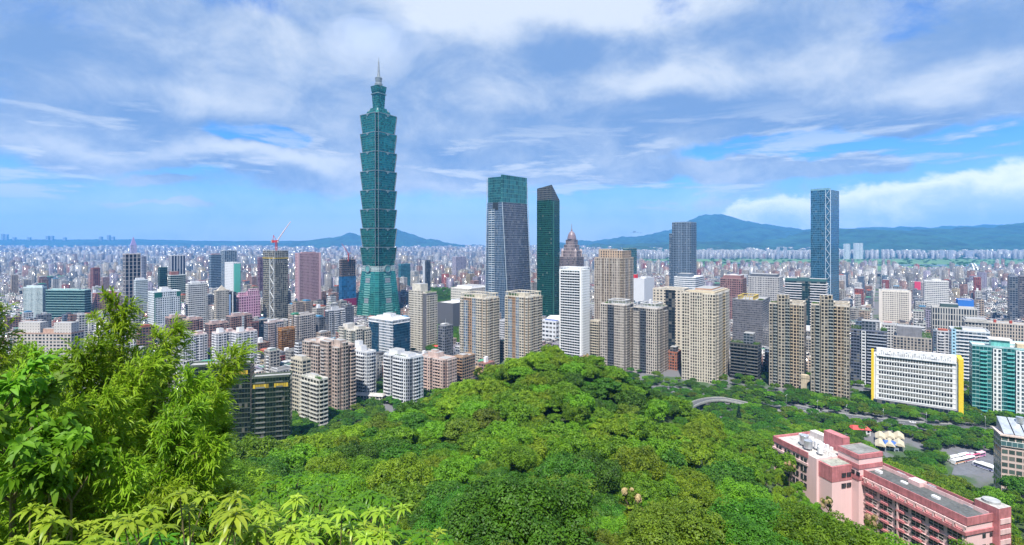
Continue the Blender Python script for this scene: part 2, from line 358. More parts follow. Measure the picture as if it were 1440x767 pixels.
# ================================================================== buildings
GLASSD = (.035, .05, .07)
roofm = {'grey': plain((.30, .30, .30), .9), 'light': plain((.50, .49, .47), .9), 'dark': plain((.10, .10, .11), .9), 'white': plain((.72, .72, .72), .8)}
white = plain((.74, .74, .76), .7, scale=.2, var=.08)
steel = plain((.55, .57, .60), .35, .6)
gardenm = leafmat('garden_leaves', (.05, .12, .02), (.12, .22, .03))
HERO = []      # (world footprint rect: P, w, d, screen u0, u1, v_top, v_hidden, Y)
def solve(u0, uc, u1, Y, d=None, w=None, th=36):
    """near corner at (uc,Y); faces run to u0 (left face) and u1 (right face) on the city's grid"""
    px = X(uc, Y); C36 = math.cos(R(th)); S36 = math.sin(R(th))
    if w is None:
        k = (u0-720)/F; w = (px-k*Y)/(C36+k*S36)
    if d is None:
        k = (u1-720)/F; den = S36-k*C36; d = (k*Y-px)/den if den > .03 else 18.
        d = min(max(d, 8), 90)
    return px, w, d
def notch(w, d, x0, x1, y0, y1): return [(x0, y0), (x1, y0), (x1, y1), (x0, y1)]
def garden(mb_parent, name, x0, y0, x1, y1, z, h=2.2, n=None, seed=0):
    r = np.random.default_rng(seed+int(abs(x0*7+z))); n = n or int(min(900, 14*(x1-x0)*(y1-y0)+60))
    P = np.stack([r.uniform(x0, x1, n), r.uniform(y0, y1, n), z+h*r.uniform(0, 1, n)**1.3], -1)
    return link(name, leaves_mesh(name, P, r, .9, .5, gardenm), mb_parent)
def leaves_mesh(name, P, r, L, W, m, N=None):
    n = len(P); N = r.normal(size=(n, 3)) if N is None else N
    N[:, 2] += .5; N /= np.linalg.norm(N, axis=1)[:, None]
    t = r.normal(size=(n, 3)); t -= (t*N).sum(1)[:, None]*N; t /= np.linalg.norm(t, axis=1)[:, None]
    b = np.cross(N, t); s = r.uniform(.7, 1.3, (n, 1))
    V = np.stack([P-t*L*s*.5, P+b*W*s*.5, P+t*L*s*.5, P-b*W*s*.5], 1).reshape(-1, 3)
    me = bpy.data.meshes.new(name); me.vertices.add(4*n); me.vertices.foreach_set('co', V.astype('f').ravel())
    me.loops.add(4*n); me.loops.foreach_set('vertex_index', np.arange(4*n, dtype='i'))
    me.polygons.add(n); me.polygons.foreach_set('loop_start', np.arange(0, 4*n, 4, dtype='i'))
    me.update(calc_edges=True); me.materials.append(m)
    return me
def bld(name, label, u0, uc, u1, vt, Y, vh, wall=(.5, .5, .48), glass=GLASSD, trim=None, bay=3.4, fl=3.3, wx=.3, wy=.28, band=0., mull=0.,
        metal=0., cur=.2, d=None, w=None, th=36, roof='grey', wings=(), top=(), ledges=0, lm=None, balc=(), parapet=1.2, cat='building', group=None, z0=0., core=None, sign=None):
    """a building whose nearest corner stands at column uc, distance Y; vt = row of the roof, vh = row below which others hide it"""
    if u1 > 1128 and th == 36: uc = max(uc, u1-1.5)
    px, W, Dp = solve(u0, uc, u1, Y, d, w, th); H = Z(vt, Y)-z0
    root = thing(name, label, cat, (px, Y, z0), -R(th), group)
    HERO.append((px, Y, W, Dp, u0, max(u1, uc), vt, vh, R(th), label))
    fm = facade(wall, glass, trim, wx, wy, band, mull, metal, cur)
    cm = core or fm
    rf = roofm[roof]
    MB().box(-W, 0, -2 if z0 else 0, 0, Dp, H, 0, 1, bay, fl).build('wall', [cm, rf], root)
    tm = plain(trim or wall, .8)
    MB().box(-W+.4, .4, H+.01, -.4, Dp-.4, H+.12).build('roof', [rf], root)
    if parapet:
        mb = MB(); e = .35
        for a in ((-W-.05, -.05, .05, e), (-W-.05, Dp-e, .05, Dp+.05), (-W-.05, e, -W+e, Dp-e), (-e, e, .05, Dp-e)):
            mb.box(a[0], a[1], H-.3, a[2], a[3], H+parapet)
        mb.build('parapet', tm, root)
    # wings: (face, f0, f1, proud, drop)  slabs of facade standing proud of the core
    for wi in wings:
        f, a, b, p, dr = wi[:5]; wm = facade(*wi[5]) if len(wi) > 5 and isinstance(wi[5], tuple) and wi[5] and isinstance(wi[5][0], tuple) else fm
        if len(wi) > 5 and isinstance(wi[5], dict): wm = facade(**wi[5])
        if f == 'L': r_ = (-W+a*W, -p, -W+b*W, .02)
        else: r_ = (-.02, a*Dp, p, b*Dp)
        MB().box(r_[0], r_[1], 0, r_[2], r_[3], H-dr, 0, 1, bay, fl).build('wing', [wm, rf], root)
    if ledges:                       # storey ledges round the tower, each its own part
        n = int(H/fl/ledges); mb = MB(); q = .35; mb.box(-W-q, -q, 0, q, Dp+q, .5)
        sh = mb.mesh('ledge', [lm or tm])
        for k in range(1, min(n, 60)):
            o = link('ledge', sh, root, (0, 0, k*H/n-.2))
    for f, a, b, p, bm_, nf in [tuple(x)+(None,)*(6-len(x)) for x in balc]:
        n = nf or round(H/fl); L = (b-a)*(W if f == 'L' else Dp)
        mb = MB(); mb.box(0, 0, 0, L, p, .22); mb.box(0, 0, .22, L, .14, 1.1); mb.box(0, .14, .22, .14, p, 1.1); mb.box(L-.14, .14, .22, L, p, 1.1)
        sh = mb.mesh('balcony', [bm_ or tm])
        for k in range(1, min(n, 45)):
            z = k*H/n-.3
            if f == 'L': link('balcony', sh, root, (-W+a*W, -p-.01, z))
            else: link('balcony', sh, root, (p+.01, a*Dp, z), R(90))
    for tp in top: roofitem(root, tp, W, Dp, H, fm, tm)
    root['_H'] = H
    return root, W, Dp, H
def roofitem(root, tp, W, Dp, H, fm, tm):
    k = tp[0]
    if k == 'box':     # fractions x0,y0,x1,y1, height, [material]
        _, x0, y0, x1, y1, h = tp[:6]; m_ = tp[6] if len(tp) > 6 else tm
        MB().box(-W+x0*W, y0*Dp, H-.2, -W+x1*W, y1*Dp, H+h, 0, 1).build('stair_tower' if h < 8 else 'rooftop_block', [m_, roofm['grey']], root)
    elif k == 'fbox':
        _, x0, y0, x1, y1, h = tp[:6]; m_ = facade(**tp[6]) if len(tp) > 6 else fm
        MB().box(-W+x0*W, y0*Dp, H-.2, -W+x1*W, y1*Dp, H+h, 0, 1).build('rooftop_block', [m_, roofm['grey']], root)
    elif k == 'tanks':
        for i in range(tp[1]):
            x = -W+W*(tp[2]+.12*i); y = Dp*tp[3]
            mb = MB().cyl(x, y, H+.8, H+3.2, 1.1, n=12); mb.cyl(x, y, H+3.2, H+3.7, 1.1, .2, n=12)
            for a in range(3): mb.bar((x+.8*math.cos(a*2.1), y+.8*math.sin(a*2.1), H), (x+.8*math.cos(a*2.1), y+.8*math.sin(a*2.1), H+.9), .08)
            mb.build('water_tank', steel, root)
    elif k == 'garden':
        _, x0, y0, x1, y1 = tp[:5]; garden(root, 'roof_garden', -W+x0*W, y0*Dp, -W+x1*W, y1*Dp, H, tp[5] if len(tp) > 5 else 2.2)
    elif k == 'frame':   # open pergola/crown frame of height h
        _, x0, y0, x1, y1, h = tp[:6]; m_ = tp[6] if len(tp) > 6 else tm
        X0, X1, Y0, Y1 = -W+x0*W, -W+x1*W, y0*Dp, y1*Dp; mb = MB()
        n = max(2, int((X1-X0)/4)); 
        for i in range(n+1):
            x = X0+(X1-X0)*i/n
            mb.box(x-.3, Y0, H, x+.3, Y0+.6, H+h); mb.box(x-.3, Y1-.6, H, x+.3, Y1, H+h)
        n = max(2, int((Y1-Y0)/4))
        for i in range(1, n):
            y = Y0+(Y1-Y0)*i/n
            mb.box(X0-.3, y-.3, H, X0+.3, y+.3, H+h); mb.box(X1-.3, y-.3, H, X1+.3, y+.3, H+h)
        mb.box(X0-.6, Y0-.4, H+h, X1+.6, Y0+1, H+h+.8); mb.box(X0-.6, Y1-1, H+h, X1+.6, Y1+.4, H+h+.8)
        mb.box(X0-.6, Y0+1, H+h, X0+.8, Y1-1, H+h+.8); mb.box(X1-.8, Y0+1, H+h, X1+.6, Y1-1, H+h+.8)
        mb.build('crown_frame', [m_], root)
    elif k == 'mast':
        _, x, y, h = tp; MB().bar((-W+x*W, y*Dp, H), (-W+x*W, y*Dp, H+h), .35, .12).build('mast', steel, root)
    elif k == 'dome':
        _, x, y, r, h, m_ = tp
        MB().lathe(-W+x*W, y*Dp, [(r*math.cos(a), H+h*math.sin(a)) for a in np.linspace(0, 1.57, 8)], 20).build('dome', [m_], root)
    elif k == 'pyr':
        _, x0, y0, x1, y1, h, m_ = tp; a = [(-W+x0*W, y0*Dp), (-W+x1*W, y0*Dp), (-W+x1*W, y1*Dp), (-W+x0*W, y1*Dp)]
        cx = sum(p[0] for p in a)/4; cy = sum(p[1] for p in a)/4
        MB().prism(a, H, H+h, [(cx+(p[0]-cx)*.04, cy+(p[1]-cy)*.04) for p in a], mi=0, cap=0).build('roof', [m_], root)

# ------------------------------------------------------------------ the tall pagoda tower
def pagoda():
    Yc = 1010.; root = thing('supertall_tower', 'tallest tower, teal green glass in eight flaring pagoda tiers, its spire fading into the cloud', 'skyscraper', (X(532.5, Yc), Yc, 0), -TH)
    HERO.append((X(529, 970), 970, 66, 66, 498, 566, 80, 447, TH, 'teal pagoda tower'))
    g1 = facade((.014, .115, .105), (.022, .190, .172), (.10, .22, .21), .47, .34, .05, .0, .7, .04)
    g2 = facade((.03, .22, .19), (.02, .19, .165), (.08, .26, .23), .46, .36, .07, .05, .55, .03)
    sil = plain((.24, .31, .32), .4, .4); drk = plain((.03, .06, .07), .5); gm = plain((.30, .33, .35), .5, .3)
    def foot(h, c=4.6):
        q = h-c
        p = []
        for sx_, sy_ in ((-1, -1), (1, -1), (1, 1), (-1, 1)):
            a = [(sx_*q, sy_*h), (sx_*q, sy_*q), (sx_*h, sy_*q)]
            p += a if sx_*sy_ < 0 else a[::-1]
        return p
    def orient(p):
        A = sum(a[0]*b[1]-b[0]*a[1] for a, b in zip(p, p[1:]+p[:1])); return p if A > 0 else p[::-1]
    # podium: tapering base
    def sq(h, c=5):
        return [(-h+c, -h), (h-c, -h), (h, -h+c), (h, h-c), (h-c, h), (-h+c, h), (-h, h-c), (-h, -h+c)]
    MB().prism(sq(33), 0, 92, sq(25.2), bay=5, fl=4.2).build('base', [g2, sil], root)
    MB().prism(sq(25.4), 92, 102, sq(24.2), bay=4, fl=5).build('collar', [facade((.33, .40, .40), (.03, .09, .10), None, .2, .3), sil], root)
    for ax in range(4):                     # pale ladder of panels up each face of the base
        a = ax*math.pi/2; c, s = math.cos(a), math.sin(a)
        def rot(x, y, z): return (x*c-y*s, x*s+y*c, z)
        for k in range(17):
            z = 8+k*4.9; h = 33-7.8*z/92+.35
            if k in (5, 6, 13, 14):
                col = gm
            else: col = plain((.20, .42, .37), .4, .2)
            wdt = 6.5 if col is gm else 8.5; hh = 2.1 if col is gm else 1.1
            mb = MB(); p = [rot(-wdt, -h, z-hh), rot(wdt, -h, z-hh), rot(wdt, -h+.2, z+hh), rot(-wdt, -h+.2, z+hh)]
            q = [rot(-wdt, -h+1, z-hh), rot(wdt, -h+1, z-hh), rot(wdt, -h+1.2, z+hh), rot(-wdt, -h+1.2, z+hh)]
            i = 0
            mb.quad(p, [(0, 0)]*4); mb.quad([p[3], p[2], q[2], q[3]], [(0, 0)]*4); mb.quad([p[1], p[0], q[0], q[1]], [(0, 0)]*4)
            mb.quad([p[0], p[3], q[3], q[0]], [(0, 0)]*4); mb.quad([p[2], p[1], q[1], q[2]], [(0, 0)]*4)
            mb.build('louvre_panel', [col], root)
        # round coin ornament
        n = 28; mb = MB(); r_ = 7.6; zc = 97
        def ring(rr, y): return [rot(rr*math.cos(2*math.pi*i/n), y, zc+rr*math.sin(2*math.pi*i/n)) for i in range(n)]
        A, B, C_, D_ = ring(r_, -25.0), ring(r_, -27.6), ring(r_*.80, -27.6), ring(r_*.78, -27.0)
        for P, Q in ((A, B), (B, C_), (C_, D_)):
            for i in range(n): mb.quad([P[i], P[(i+1) % n], Q[(i+1) % n], Q[i]], [(0, 0)]*4)
        mb.quad(D_, [(0, 0)]*n, 1); mb.build('coin_ornament', [sil, plain((.16, .42, .40), .3, .3)], root)
    z = 103.; h = 37.2
    cloudm = sil
    orn = MB(); orn.box(-3.4, 0, -.8, 3.4, 1.3, .9); orn.box(-1.4, -.3, -4.2, 1.4, 1.0, -.8); orn.box(-4.6, .1, -2.0, -3.4, 1.2, .4); orn.box(3.4, .1, -2.0, 4.6, 1.2, .4)
    om = orn.mesh('cloud_ornament', [sil])
    for k in range(8):
        b, t_ = orient(foot(23.6)), orient(foot(26.8))
        seg = MB().prism(b, z, z+h-2.2, t_, bay=3.4, fl=4.3).build('pagoda_tier', [g1, sil], root)
        rim = orient(foot(27.3)); MB().prism(rim, z+h-2.2, z+h-1.2, mi=0, cap=0, bottom=True).build('rim', [sil], seg)
        MB().prism(orient(foot(22.4, 3)), z+h-1.2, z+h, mi=0, cap=0).build('terrace', [drk], seg)
        for ax in range(4):
            a = ax*math.pi/2; o = link('cloud_ornament', om, seg, (27.6*math.sin(a), -27.6*math.cos(a), z+h-2.0), a)
            # bright corner posts in the notches
        for sx_, sy_ in ((1, -1), (-1, -1), (1, 1), (-1, 1)):
            for (ax_, ay_) in ((0, 1), (1, 0)):
                c0, c1 = 23.6-4.6, 26.8-4.6
                p = (sx_*(c0+(.7 if ax_ else 4.9)), sy_*(c0+(.7 if ay_ else 4.9)), z); q = (sx_*(c1+(.7 if ax_ else 4.9)), sy_*(c1+(.7 if ay_ else 4.9)), z+h-2)
                MB().bar(p, q, .55, n=4).build('corner_post', [gm], seg)
        z += h
    # upper works
    MB().prism(sq(19, 4), z, z+6, sq(17.5, 4), bay=3, fl=3).build('upper_tier', [g1, sil], root)
    MB().prism(sq(14, 3), z+6, z+13, sq(12.5, 3), bay=3, fl=3).build('upper_tier', [g1, sil], root)
    for sx_, sy_ in ((1, -1), (-1, -1), (1, 1), (-1, 1)):
        MB().cyl(sx_*13.2, sy_*13.2, z+6, z+10.5, 2.2, 1.2, 10).build('corner_finial', [sil], root)
    z2 = z+13
    MB().prism(sq(8.6, 1.6), z2, z2+34, sq(10.4, 1.8), bay=2.4, fl=4).build('crown_shaft', [g1, sil], root)
    MB().prism(sq(11.6, 2), z2+28, z2+29.5, mi=0, cap=0, bottom=True).build('rim', [sil], root)
    MB().prism(sq(10.8, 2), z2+34, z2+44, sq(12, 2), bay=2.4, fl=3.3).build('crown_shaft', [g1, sil], root)
    MB().lathe(0, 0, [(8, z2+44), (7.6, z2+50), (6, z2+52), (6.6, z2+60), (7.2, z2+61), (5.4, z2+63), (3, z2+64)], 20).build('drum', [plain((.20, .24, .26), .5)], root)
    MB().lathe(0, 0, [(3.4, z2+64), (2.3, z2+72), (1.7, z2+86), (.3, z2+103), (0, z2+104)], 10).build('spire', [gm], root)
pagoda()

# ------------------------------------------------------------------ the tapered tower with a glass crown
def tapered():
    Y = 900.; px = X(711, Y); root = thing('skyscraper', 'dark blue-grey tapering tower with a slanting fold and a teal glass crown', 'skyscraper', (px, Y, 0), -TH)
    HERO.append((px, Y, 45, 50, 682, 745, 246, 440, TH, 'tapering tower with teal crown'))
    H = Z(284, Y); T0 = Z(247, Y)
    gL = facade((.07, .10, .15), (.04, .08, .14), (.25, .31, .38), .44, .36, .12, .14, .4, .05)
    gR = facade((.10, .11, .15), (.03, .045, .075), (.19, .21, .26), .33, .34, .16, .24, .3, .12)
    gT = facade((.03, .15, .15), (.02, .11, .12), (.09, .23, .23), .47, .46, .05, .05, .4, .0)
    _, wb, _ = solve(682, 711, 744, Y); wt = solve(685.5, 711, 741, Y)[1]; db = solve(682, 711, 745, Y)[2]; dt = solve(682, 711, 740, Y)[2]
    # main: right-hand block; its near edge folds: at the top it starts left, at the foot it starts further back
    k = Z(247, Y)
    def q(w, d, x=0, y=0): return [(-w+x, y), (x, y), (x, d), (-w+x, d)]
    MB().prism([(-wb, 0), (-2, 0), (2.5, 6), (2.5, db), (-wb, db)], 0, H, [(-wt, 0), (-9, 0), (-7.5, 1.0), (0, dt), (-wt, dt)][:5], bay=3.2, fl=4.1).build('shaft', [gL, roofm['grey']], root)
    # right face slab standing proud, with pale edge line
    MB().prism([(3.6, 5.0), (4.6, db+1), (3, db+1.2), (2.6, 6.0)], 0, H, [(-6.2, -1.0), (1, dt+1), (-.6, dt+1.2), (-7.4, .2)], bay=3.6, fl=4.1).build('curtain_wall', [gR, roofm['grey']], root)
    pal = plain((.55, .60, .63), .4, .4)
    MB().bar((3.6, 5.0, 0), (-6.4, -1.4, H), .7, n=4).build('edge_fin', [pal], root)
    MB().bar((4.8, db+1, 0), (1.2, dt+1, H+38), .6, n=4).build('edge_fin', [pal], root)
    MB().bar((-wb-.3, -.3, 0), (-wt-.3, -.3, T0-2), .6, n=4).build('edge_fin', [pal], root)
    MB().box(-wb*.80, -1.0, 0, -wb*.52, .3, H-12, 0, 1, 8.4, 4.1).build('lift_bay', [facade((.45, .52, .58), (.05, .09, .14), (.6, .66, .7), .46, .34, .14, 0, .3, .05), roofm['grey']], root)
    # crown
    MB().box(-wt*.98, .5, H, -9.6, dt, T0-1, 0, 1, 4, 4.5).build('crown', [gT, roofm['dark']], root)
    MB().prism([(-9.4, -1.2), (-6.2, -1.2), (1, dt+.9), (-3, dt+.9)], H, T0+2, bay=5, fl=8).build('crown', [facade((.04, .19, .19), (.03, .15, .15), (.13, .30, .29), .47, .44, .04, .05, .35, 0.), roofm['dark']], root)
    MB().box(-wt*.70, -.4, H-14, -wt*.40, .6, H, 0, 0).build('lift_recess', [plain((.02, .025, .03), .6)], root)
tapered()

def cuttop():
    Y = 960.; root, W, D_, H = bld('skyscraper', 'dark bottle-green glass tower with a slanted lattice crown, right of the tapering tower', 755, 776, 787, 281, Y, 447, (.015, .10, .07), (.008, .075, .055), (.03, .16, .11), 3.2, 4.0, .47, .42, .06, .06, .35, .02, parapet=0)
    root['label'] = 'dark bottle-green glass tower with a slanted lattice crown, right of the tapering tower'
    zt = [Z(264, Y)-0, Z(262, Y), Z(281, Y)+2, Z(281, Y)+2]
    latt = facade((.15, .16, .17), (.03, .035, .04), None, .36, .36, 0, 0, 0, .0)
    # four-sided sloping crown: high toward the near corner
    MB().prism([(-W+.2, .2), (-.2, .2), (-.2, D_-.2), (-W+.2, D_-.2)], H, [Z(264, Y), Z(260, Y), H+1, H+1.5], bay=3, fl=4).build('lattice_crown', [latt, roofm['dark']], root)
    MB().box(-.1, 4, 0, .9, 7, H-3).build('fin', [plain((.03, .14, .10), .4)], root)
cuttop()

def domed():
    Y = 1150.; br = (.165, .125, .135)
    root, W, D_, H = bld('domed_tower', 'brown granite tower with stepped shoulders and a round dome with finial', 787, 811, 821, 362, Y, 378, br, (.03, .03, .04), (.30, .25, .25), 3.2, 4, .3, .3, 0, .18, parapet=1)
    f2 = facade((.34, .27, .27), (.06, .05, .06), None, .28, .36)
    for i, (s, h0, h1) in enumerate(((.82, 0, 14), (.64, 14, 28), (.50, 28, 40))):
        cx, cy = -W/2, D_/2
        MB().box(cx-W*s/2, cy-D_*s/2, H+h0, cx+W*s/2, cy+D_*s/2, H+h1, 0, 1, 3, 6).build('shoulder', [f2, roofm['grey']], root)
    for sx_ in (-1, 1):
        for sy_ in (-1, 1):
            MB().lathe(-W/2+sx_*W*.38, D_/2+sy_*D_*.38, [(3, H), (3, H+12), (3.6, H+12.5), (2.4, H+16), (.2, H+20)], 10).build('corner_turret', [plain((.36, .29, .28), .7)], root)
    MB().lathe(-W/2, D_/2, [(10, H+40), (10.6, H+41), (10, H+45), (8.6, H+51), (6, H+56), (3, H+59), (1.6, H+60), (1.8, H+63), (.8, H+65), (.5, H+76), (0, H+78)], 20).build('dome', [plain((.20, .15, .17), .45)], root)
domed()

# glass tower on the right, with diagonal bracing
def braced():
    Y = 900.; root, W, D_, H = bld('skyscraper', 'tall blue glass tower with white zigzag bracing, highest building on the right', 1140, 1168, 1180, 267, Y, 425,
        (.07, .17, .25), (.035, .13, .22), (.10, .25, .36), 3.4, 4.0, .47, .42, .10, .05, .55, .03, th=50, parapet=0)
    wl = plain((.62, .72, .80), .4, .3)
    MB().box(-W-.2, -.2, H, -W+.5, D_, H+3.5).build('glass_screen', [plain((.25, .45, .52), .2, .4)], root)
    MB().box(-W+.5, -.2, H, 0, .4, H+3.5).build('glass_screen', [plain((.25, .45, .52), .2, .4)], root)
    n = 12; z0 = 12
    mb = MB(); 
    for k in range(n*2):
        za, zb = z0+(H-z0)*k/(n*2), z0+(H-z0)*(k+1)/(n*2)
        xa, xb = (-7.5, -1.2) if k % 2 else (-1.2, -7.5)
        mb.bar((xa, -.5, za), (xb, -.5, zb), .42, n=4)
    mb.build('zigzag_brace', [wl], root)
    MB().box(-8.2, -.9, 0, -7.6, .1, H).build('edge_fin', [wl], root); MB().box(-.6, -.9, 0, 0.3, .1, H).build('edge_fin', [wl], root)
    mb = MB(); hh = H/4                     # large faint lozenges over the wide face
    for k in range(4):
        for s in (0, 1):
            for e in (0, 1):
                zz = k*hh+e*hh/2; x0, x1 = (-W+1, -W/2-4) if (s+e) % 2 == 0 else (-W/2-4, -W+1)
                if s: x0, x1 = (-8.5, -W/2-4) if e else (-W/2-4, -8.5)
                else: x0, x1 = (-W+1, -W/2-4) if e else (-W/2-4, -W+1)
                mb.bar((x0, -.3, zz), (x1, -.3, zz+hh/2), .15, n=4)
    mb.build('diagonal_brace', [plain((.22, .36, .45), .4, .3)], root)
braced()

# ---------------------------------------------------------------- construction tower with a crane
def constr():
    Y = 900.; root, W, D_, H = bld('construction_tower', 'unfinished round-cornered steel tower wrapped in brown netting with a red crane on top', 370, 387, 405, 353, Y, 450, (.14, .13, .10), (.04, .045, .045), (.34, .32, .26), 3.4, 3.6, .40, .34, .16, .14, 0, .35, parapet=0)
    st = plain((.30, .31, .32), .6); yl = plain((.55, .38, .03), .6)
    mb = MB()
    for i in range(7):
        f = i/6; mb.bar((-W*f, -.3, H-22), (-W*f, -.3, H+3), .35, n=4); mb.bar((.3, D_*f, H-22), (.3, D_*f, H+3), .35, n=4)
    mb.build('steel_column', [st], root)
    MB().box(-W-.8, -.8, H-14, .8, D_+.8, H-12.6).build('safety_deck', [yl], root)
    mb = MB(); hh = H/5.5
    for k in range(5): mb.bar((-3, -.6, k*hh), (-W*.40, -.6, k*hh+hh*.5), .55, n=4); mb.bar((-W*.40, -.6, k*hh+hh*.5), (-3, -.6, k*hh+hh), .55, n=4)
    mb.build('diagonal_brace', [plain((.55, .58, .6), .5)], root)
    mb = MB().box(-W*.42, -1.2, 0, -W*.40, -.1, H-14); mb.box(-3.4, -1.2, 0, -2.8, -.1, H-14); mb.build('hoist_rail', [plain((.55, .58, .6), .5)], root)
    # crane: top-level, stands on the roof
    base = Vector((X(388.5, Y+12), Y+12, H)); red = plain((.42, .03, .03), .5); wh = plain((.7, .55, .56), .6)
    c = thing('tower_crane', 'red and white luffing crane on the roof of the unfinished netted tower', 'crane', base)
    zt = Z(335, Y+12)-H; s = (Y+12)/F
    mb = MB()
    for dx, dy in ((-1, -1), (1, -1), (1, 1), (-1, 1)): mb.bar((dx*1.3, dy*1.3, -4), (dx*1.3, dy*1.3, zt-7), .4, n=4)
    for k in range(6): mb.bar((-1.3, -1.3, -2+k*3), (1.3, -1.3, 1+k*3), .2, n=4); mb.bar((1.3, 1.3, -2+k*3), (1.3, -1.3, 1+k*3), .2, n=4)
    mb.build('mast', [red], c)
    MB().box(-7, -2, zt-8, 3.4, 2, zt-4).build('slewing_platform', [red], c)
    MB().box(-9, -1.6, zt-9, -5.5, 1.6, zt-3).build('counterweight', [plain((.3, .3, .3), .8)], c)
    MB().box(3.0, -2.4, zt-8, 5, -.4, zt-5.3).build('cab', [plain((.5, .5, .5), .4)], c)
    tip = Vector(((408.5-388.5)*s, 0, (335-312)*s+zt+0)); foot_ = Vector((2, 0, zt-4))
    mb = MB(); d = tip-foot_
    for o_ in ((0, -.9, -.7), (0, .9, -.7), (0, 0, .9)): mb.bar(foot_+Vector(o_)*1.2, tip+Vector(o_)*.5, .33, n=4)
    for k in range(14):
        a = foot_+d*(k/14); b = foot_+d*((k+1)/14); q = 1.2-.7*k/14
        mb.bar(a+Vector((0, -.9, -.7))*q, b+Vector((0, 0, .9))*q, .2, n=4); mb.bar(a+Vector((0, 0, .9))*q, b+Vector((0, -.9, -.7))*q, .2, n=4)
    mb.build('jib', [wh], c)
    A = Vector((-5, 0, zt+5)); mb = MB(); mb.bar((-6, 0, zt-4), A, .5, n=4); mb.bar((0, 0, zt-4), A, .4, n=4); mb.build('gantry', [red], c)
    MB().bar(A, foot_+d*.85, .14, n=4).build('cable', [plain((.25, .25, .27), .5)], c)
constr()
# ------------------------------------------------------------------ named buildings of the middle ground
cream = (.56, .50, .40); beige = (.50, .43, .33); tan = (.42, .31, .20); brown = (.25, .14, .105); pinkb = (.50, .37, .33)
wht = (.72, .73, .75); lg = (.52, .53, .55); gr = (.32, .33, .35); dk = (.09, .095, .11)
BG = (.03, .075, .12)
def A(*a, **k): return bld(*a, **k)
AT, OT, AB = 'apartment_tower', 'office_tower', 'apartment_block'
# --- just behind the hill, left to right
A('dark_office_block', 'wide dark green glass office block with flat grey roof behind the bamboo', 262, 352, 357, 512, 372, 640, (.045, .055, .035), (.028, .042, .022), (.07, .085, .06), 1.9, 3.5, .47, .42, .16, .05, .25, .03, d=12, th=-14, roof='grey',
  balc=[('L', .55, .75, .3, plain((.05, .06, .05)))], z0=0)
A('dark_office_block', 'narrower dark green glass office block with a grass strip along its roof', 354, 408.5, 410, 529, 366, 634, (.04, .055, .03), (.026, .045, .02), (.08, .10, .07), 1.9, 3.5, .47, .42, .16, .05, .25, .03, d=9, th=-16, roof='grey',
  top=[('garden', .45, .05, .95, .3, .5)], wings=[('L', 0, .03, .4, 0), ('L', .97, 1, .4, -1.2)], balc=[('L', .10, .34, .5, plain((.16, .17, .15))), ('L', .62, .80, .5, plain((.10, .11, .09)))])
A(AT, 'slim cream tower with a blank upper wall just behind the dark green offices', 409, 425, 431, 508, 425, 600, cream, GLASSD, None, 3.2, 3.2, .34, .26, wings=[('L', .25, .95, .8, 12)], top=[('box', .2, .2, .8, .8, 3)], balc=[('L', 0, .25, 1.2), ])
A(AB, 'white stepped apartment block with deep balconies and a planted roof corner', 424, 449, 459, 536, 405, 604, (.60, .58, .52), (.05, .055, .05), None, 4, 3.3, .40, .30, .0,
  balc=[('L', 0, .46, 1.8), ('L', .52, 1, 1.8), ('R', .1, .9, 1.2)], top=[('garden', .7, .05, 1, .4, 2.5), ('garden', 0, 0, .35, .1, 1.2), ('box', .2, .4, .6, .8, 2.5)])
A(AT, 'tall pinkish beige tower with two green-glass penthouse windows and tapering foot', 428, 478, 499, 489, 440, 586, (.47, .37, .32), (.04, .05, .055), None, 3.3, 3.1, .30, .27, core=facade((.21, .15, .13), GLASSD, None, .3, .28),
  wings=[('L', 0, .2, 2.2, 0), ('L', .27, .47, 2.6, 2), ('L', .56, .78, 3.6, -4), ('L', .86, 1., 2.8, 0), ('R', .1, .45, 2.2, -4), ('R', .6, .95, 2.4, 6)],
  balc=[('L', .59, .68, 4.6, plain((.45, .42, .40))), ('R', .62, .93, 3.4)], top=[('box', .25, .2, .6, .6, 4), ('dome', .42, .35, 6, 5, plain((.45, .36, .32))), ('box', .55, .02, .8, .3, 5), ('box', .84, .02, 1, .4, 6)])
A(AT, 'white tower with rounded stacked balconies, left of the other balcony tower', 490, 516, 529, 497, 478, 566, (.60, .62, .66), (.06, .07, .10), None, 3, 3.1, .30, .28, wings=[('L', .05, .35, 1.5, 0), ('R', .15, .9, 1.2, 0)],
  balc=[('L', .38, .88, 2.4, white), ('L', 0.05, .3, 2.6, white), ('R', .3, .6, 2.2, white)], top=[('box', .1, .2, .6, .8, 5, white), ('box', .2, .3, .45, .7, 9, white)])
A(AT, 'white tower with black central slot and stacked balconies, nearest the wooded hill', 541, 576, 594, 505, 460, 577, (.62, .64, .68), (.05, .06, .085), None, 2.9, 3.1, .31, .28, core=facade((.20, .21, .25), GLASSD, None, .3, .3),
  wings=[('L', 0, .3, 1.6, 0), ('L', .42, .92, 2.2, 0), ('R', .25, 1, 1.2, 0)], balc=[('L', .44, .80, 3.6, white), ('L', 0.05, .25, 2.8, white), ('R', .35, .6, 2.2, white)],
  top=[('box', .1, .15, .45, .7, 5, white), ('box', .55, .2, .85, .8, 3, white), ('garden', .4, 0, .8, .12, 1.5)])
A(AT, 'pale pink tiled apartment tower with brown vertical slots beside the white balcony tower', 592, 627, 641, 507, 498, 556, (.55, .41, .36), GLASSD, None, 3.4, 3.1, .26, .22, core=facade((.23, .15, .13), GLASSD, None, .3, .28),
  wings=[('L', 0, .42, 1.8, 0), ('L', .52, .92, 1.8, 0), ('R', .1, .48, 1.5, 0), ('R', .58, 1, 1.5, 0)], top=[('box', .2, .2, .6, .8, 5), ('box', .3, .3, .5, .6, 7)], balc=[('L', .12, .3, 2.6), ('L', .62, .82, 2.6)])
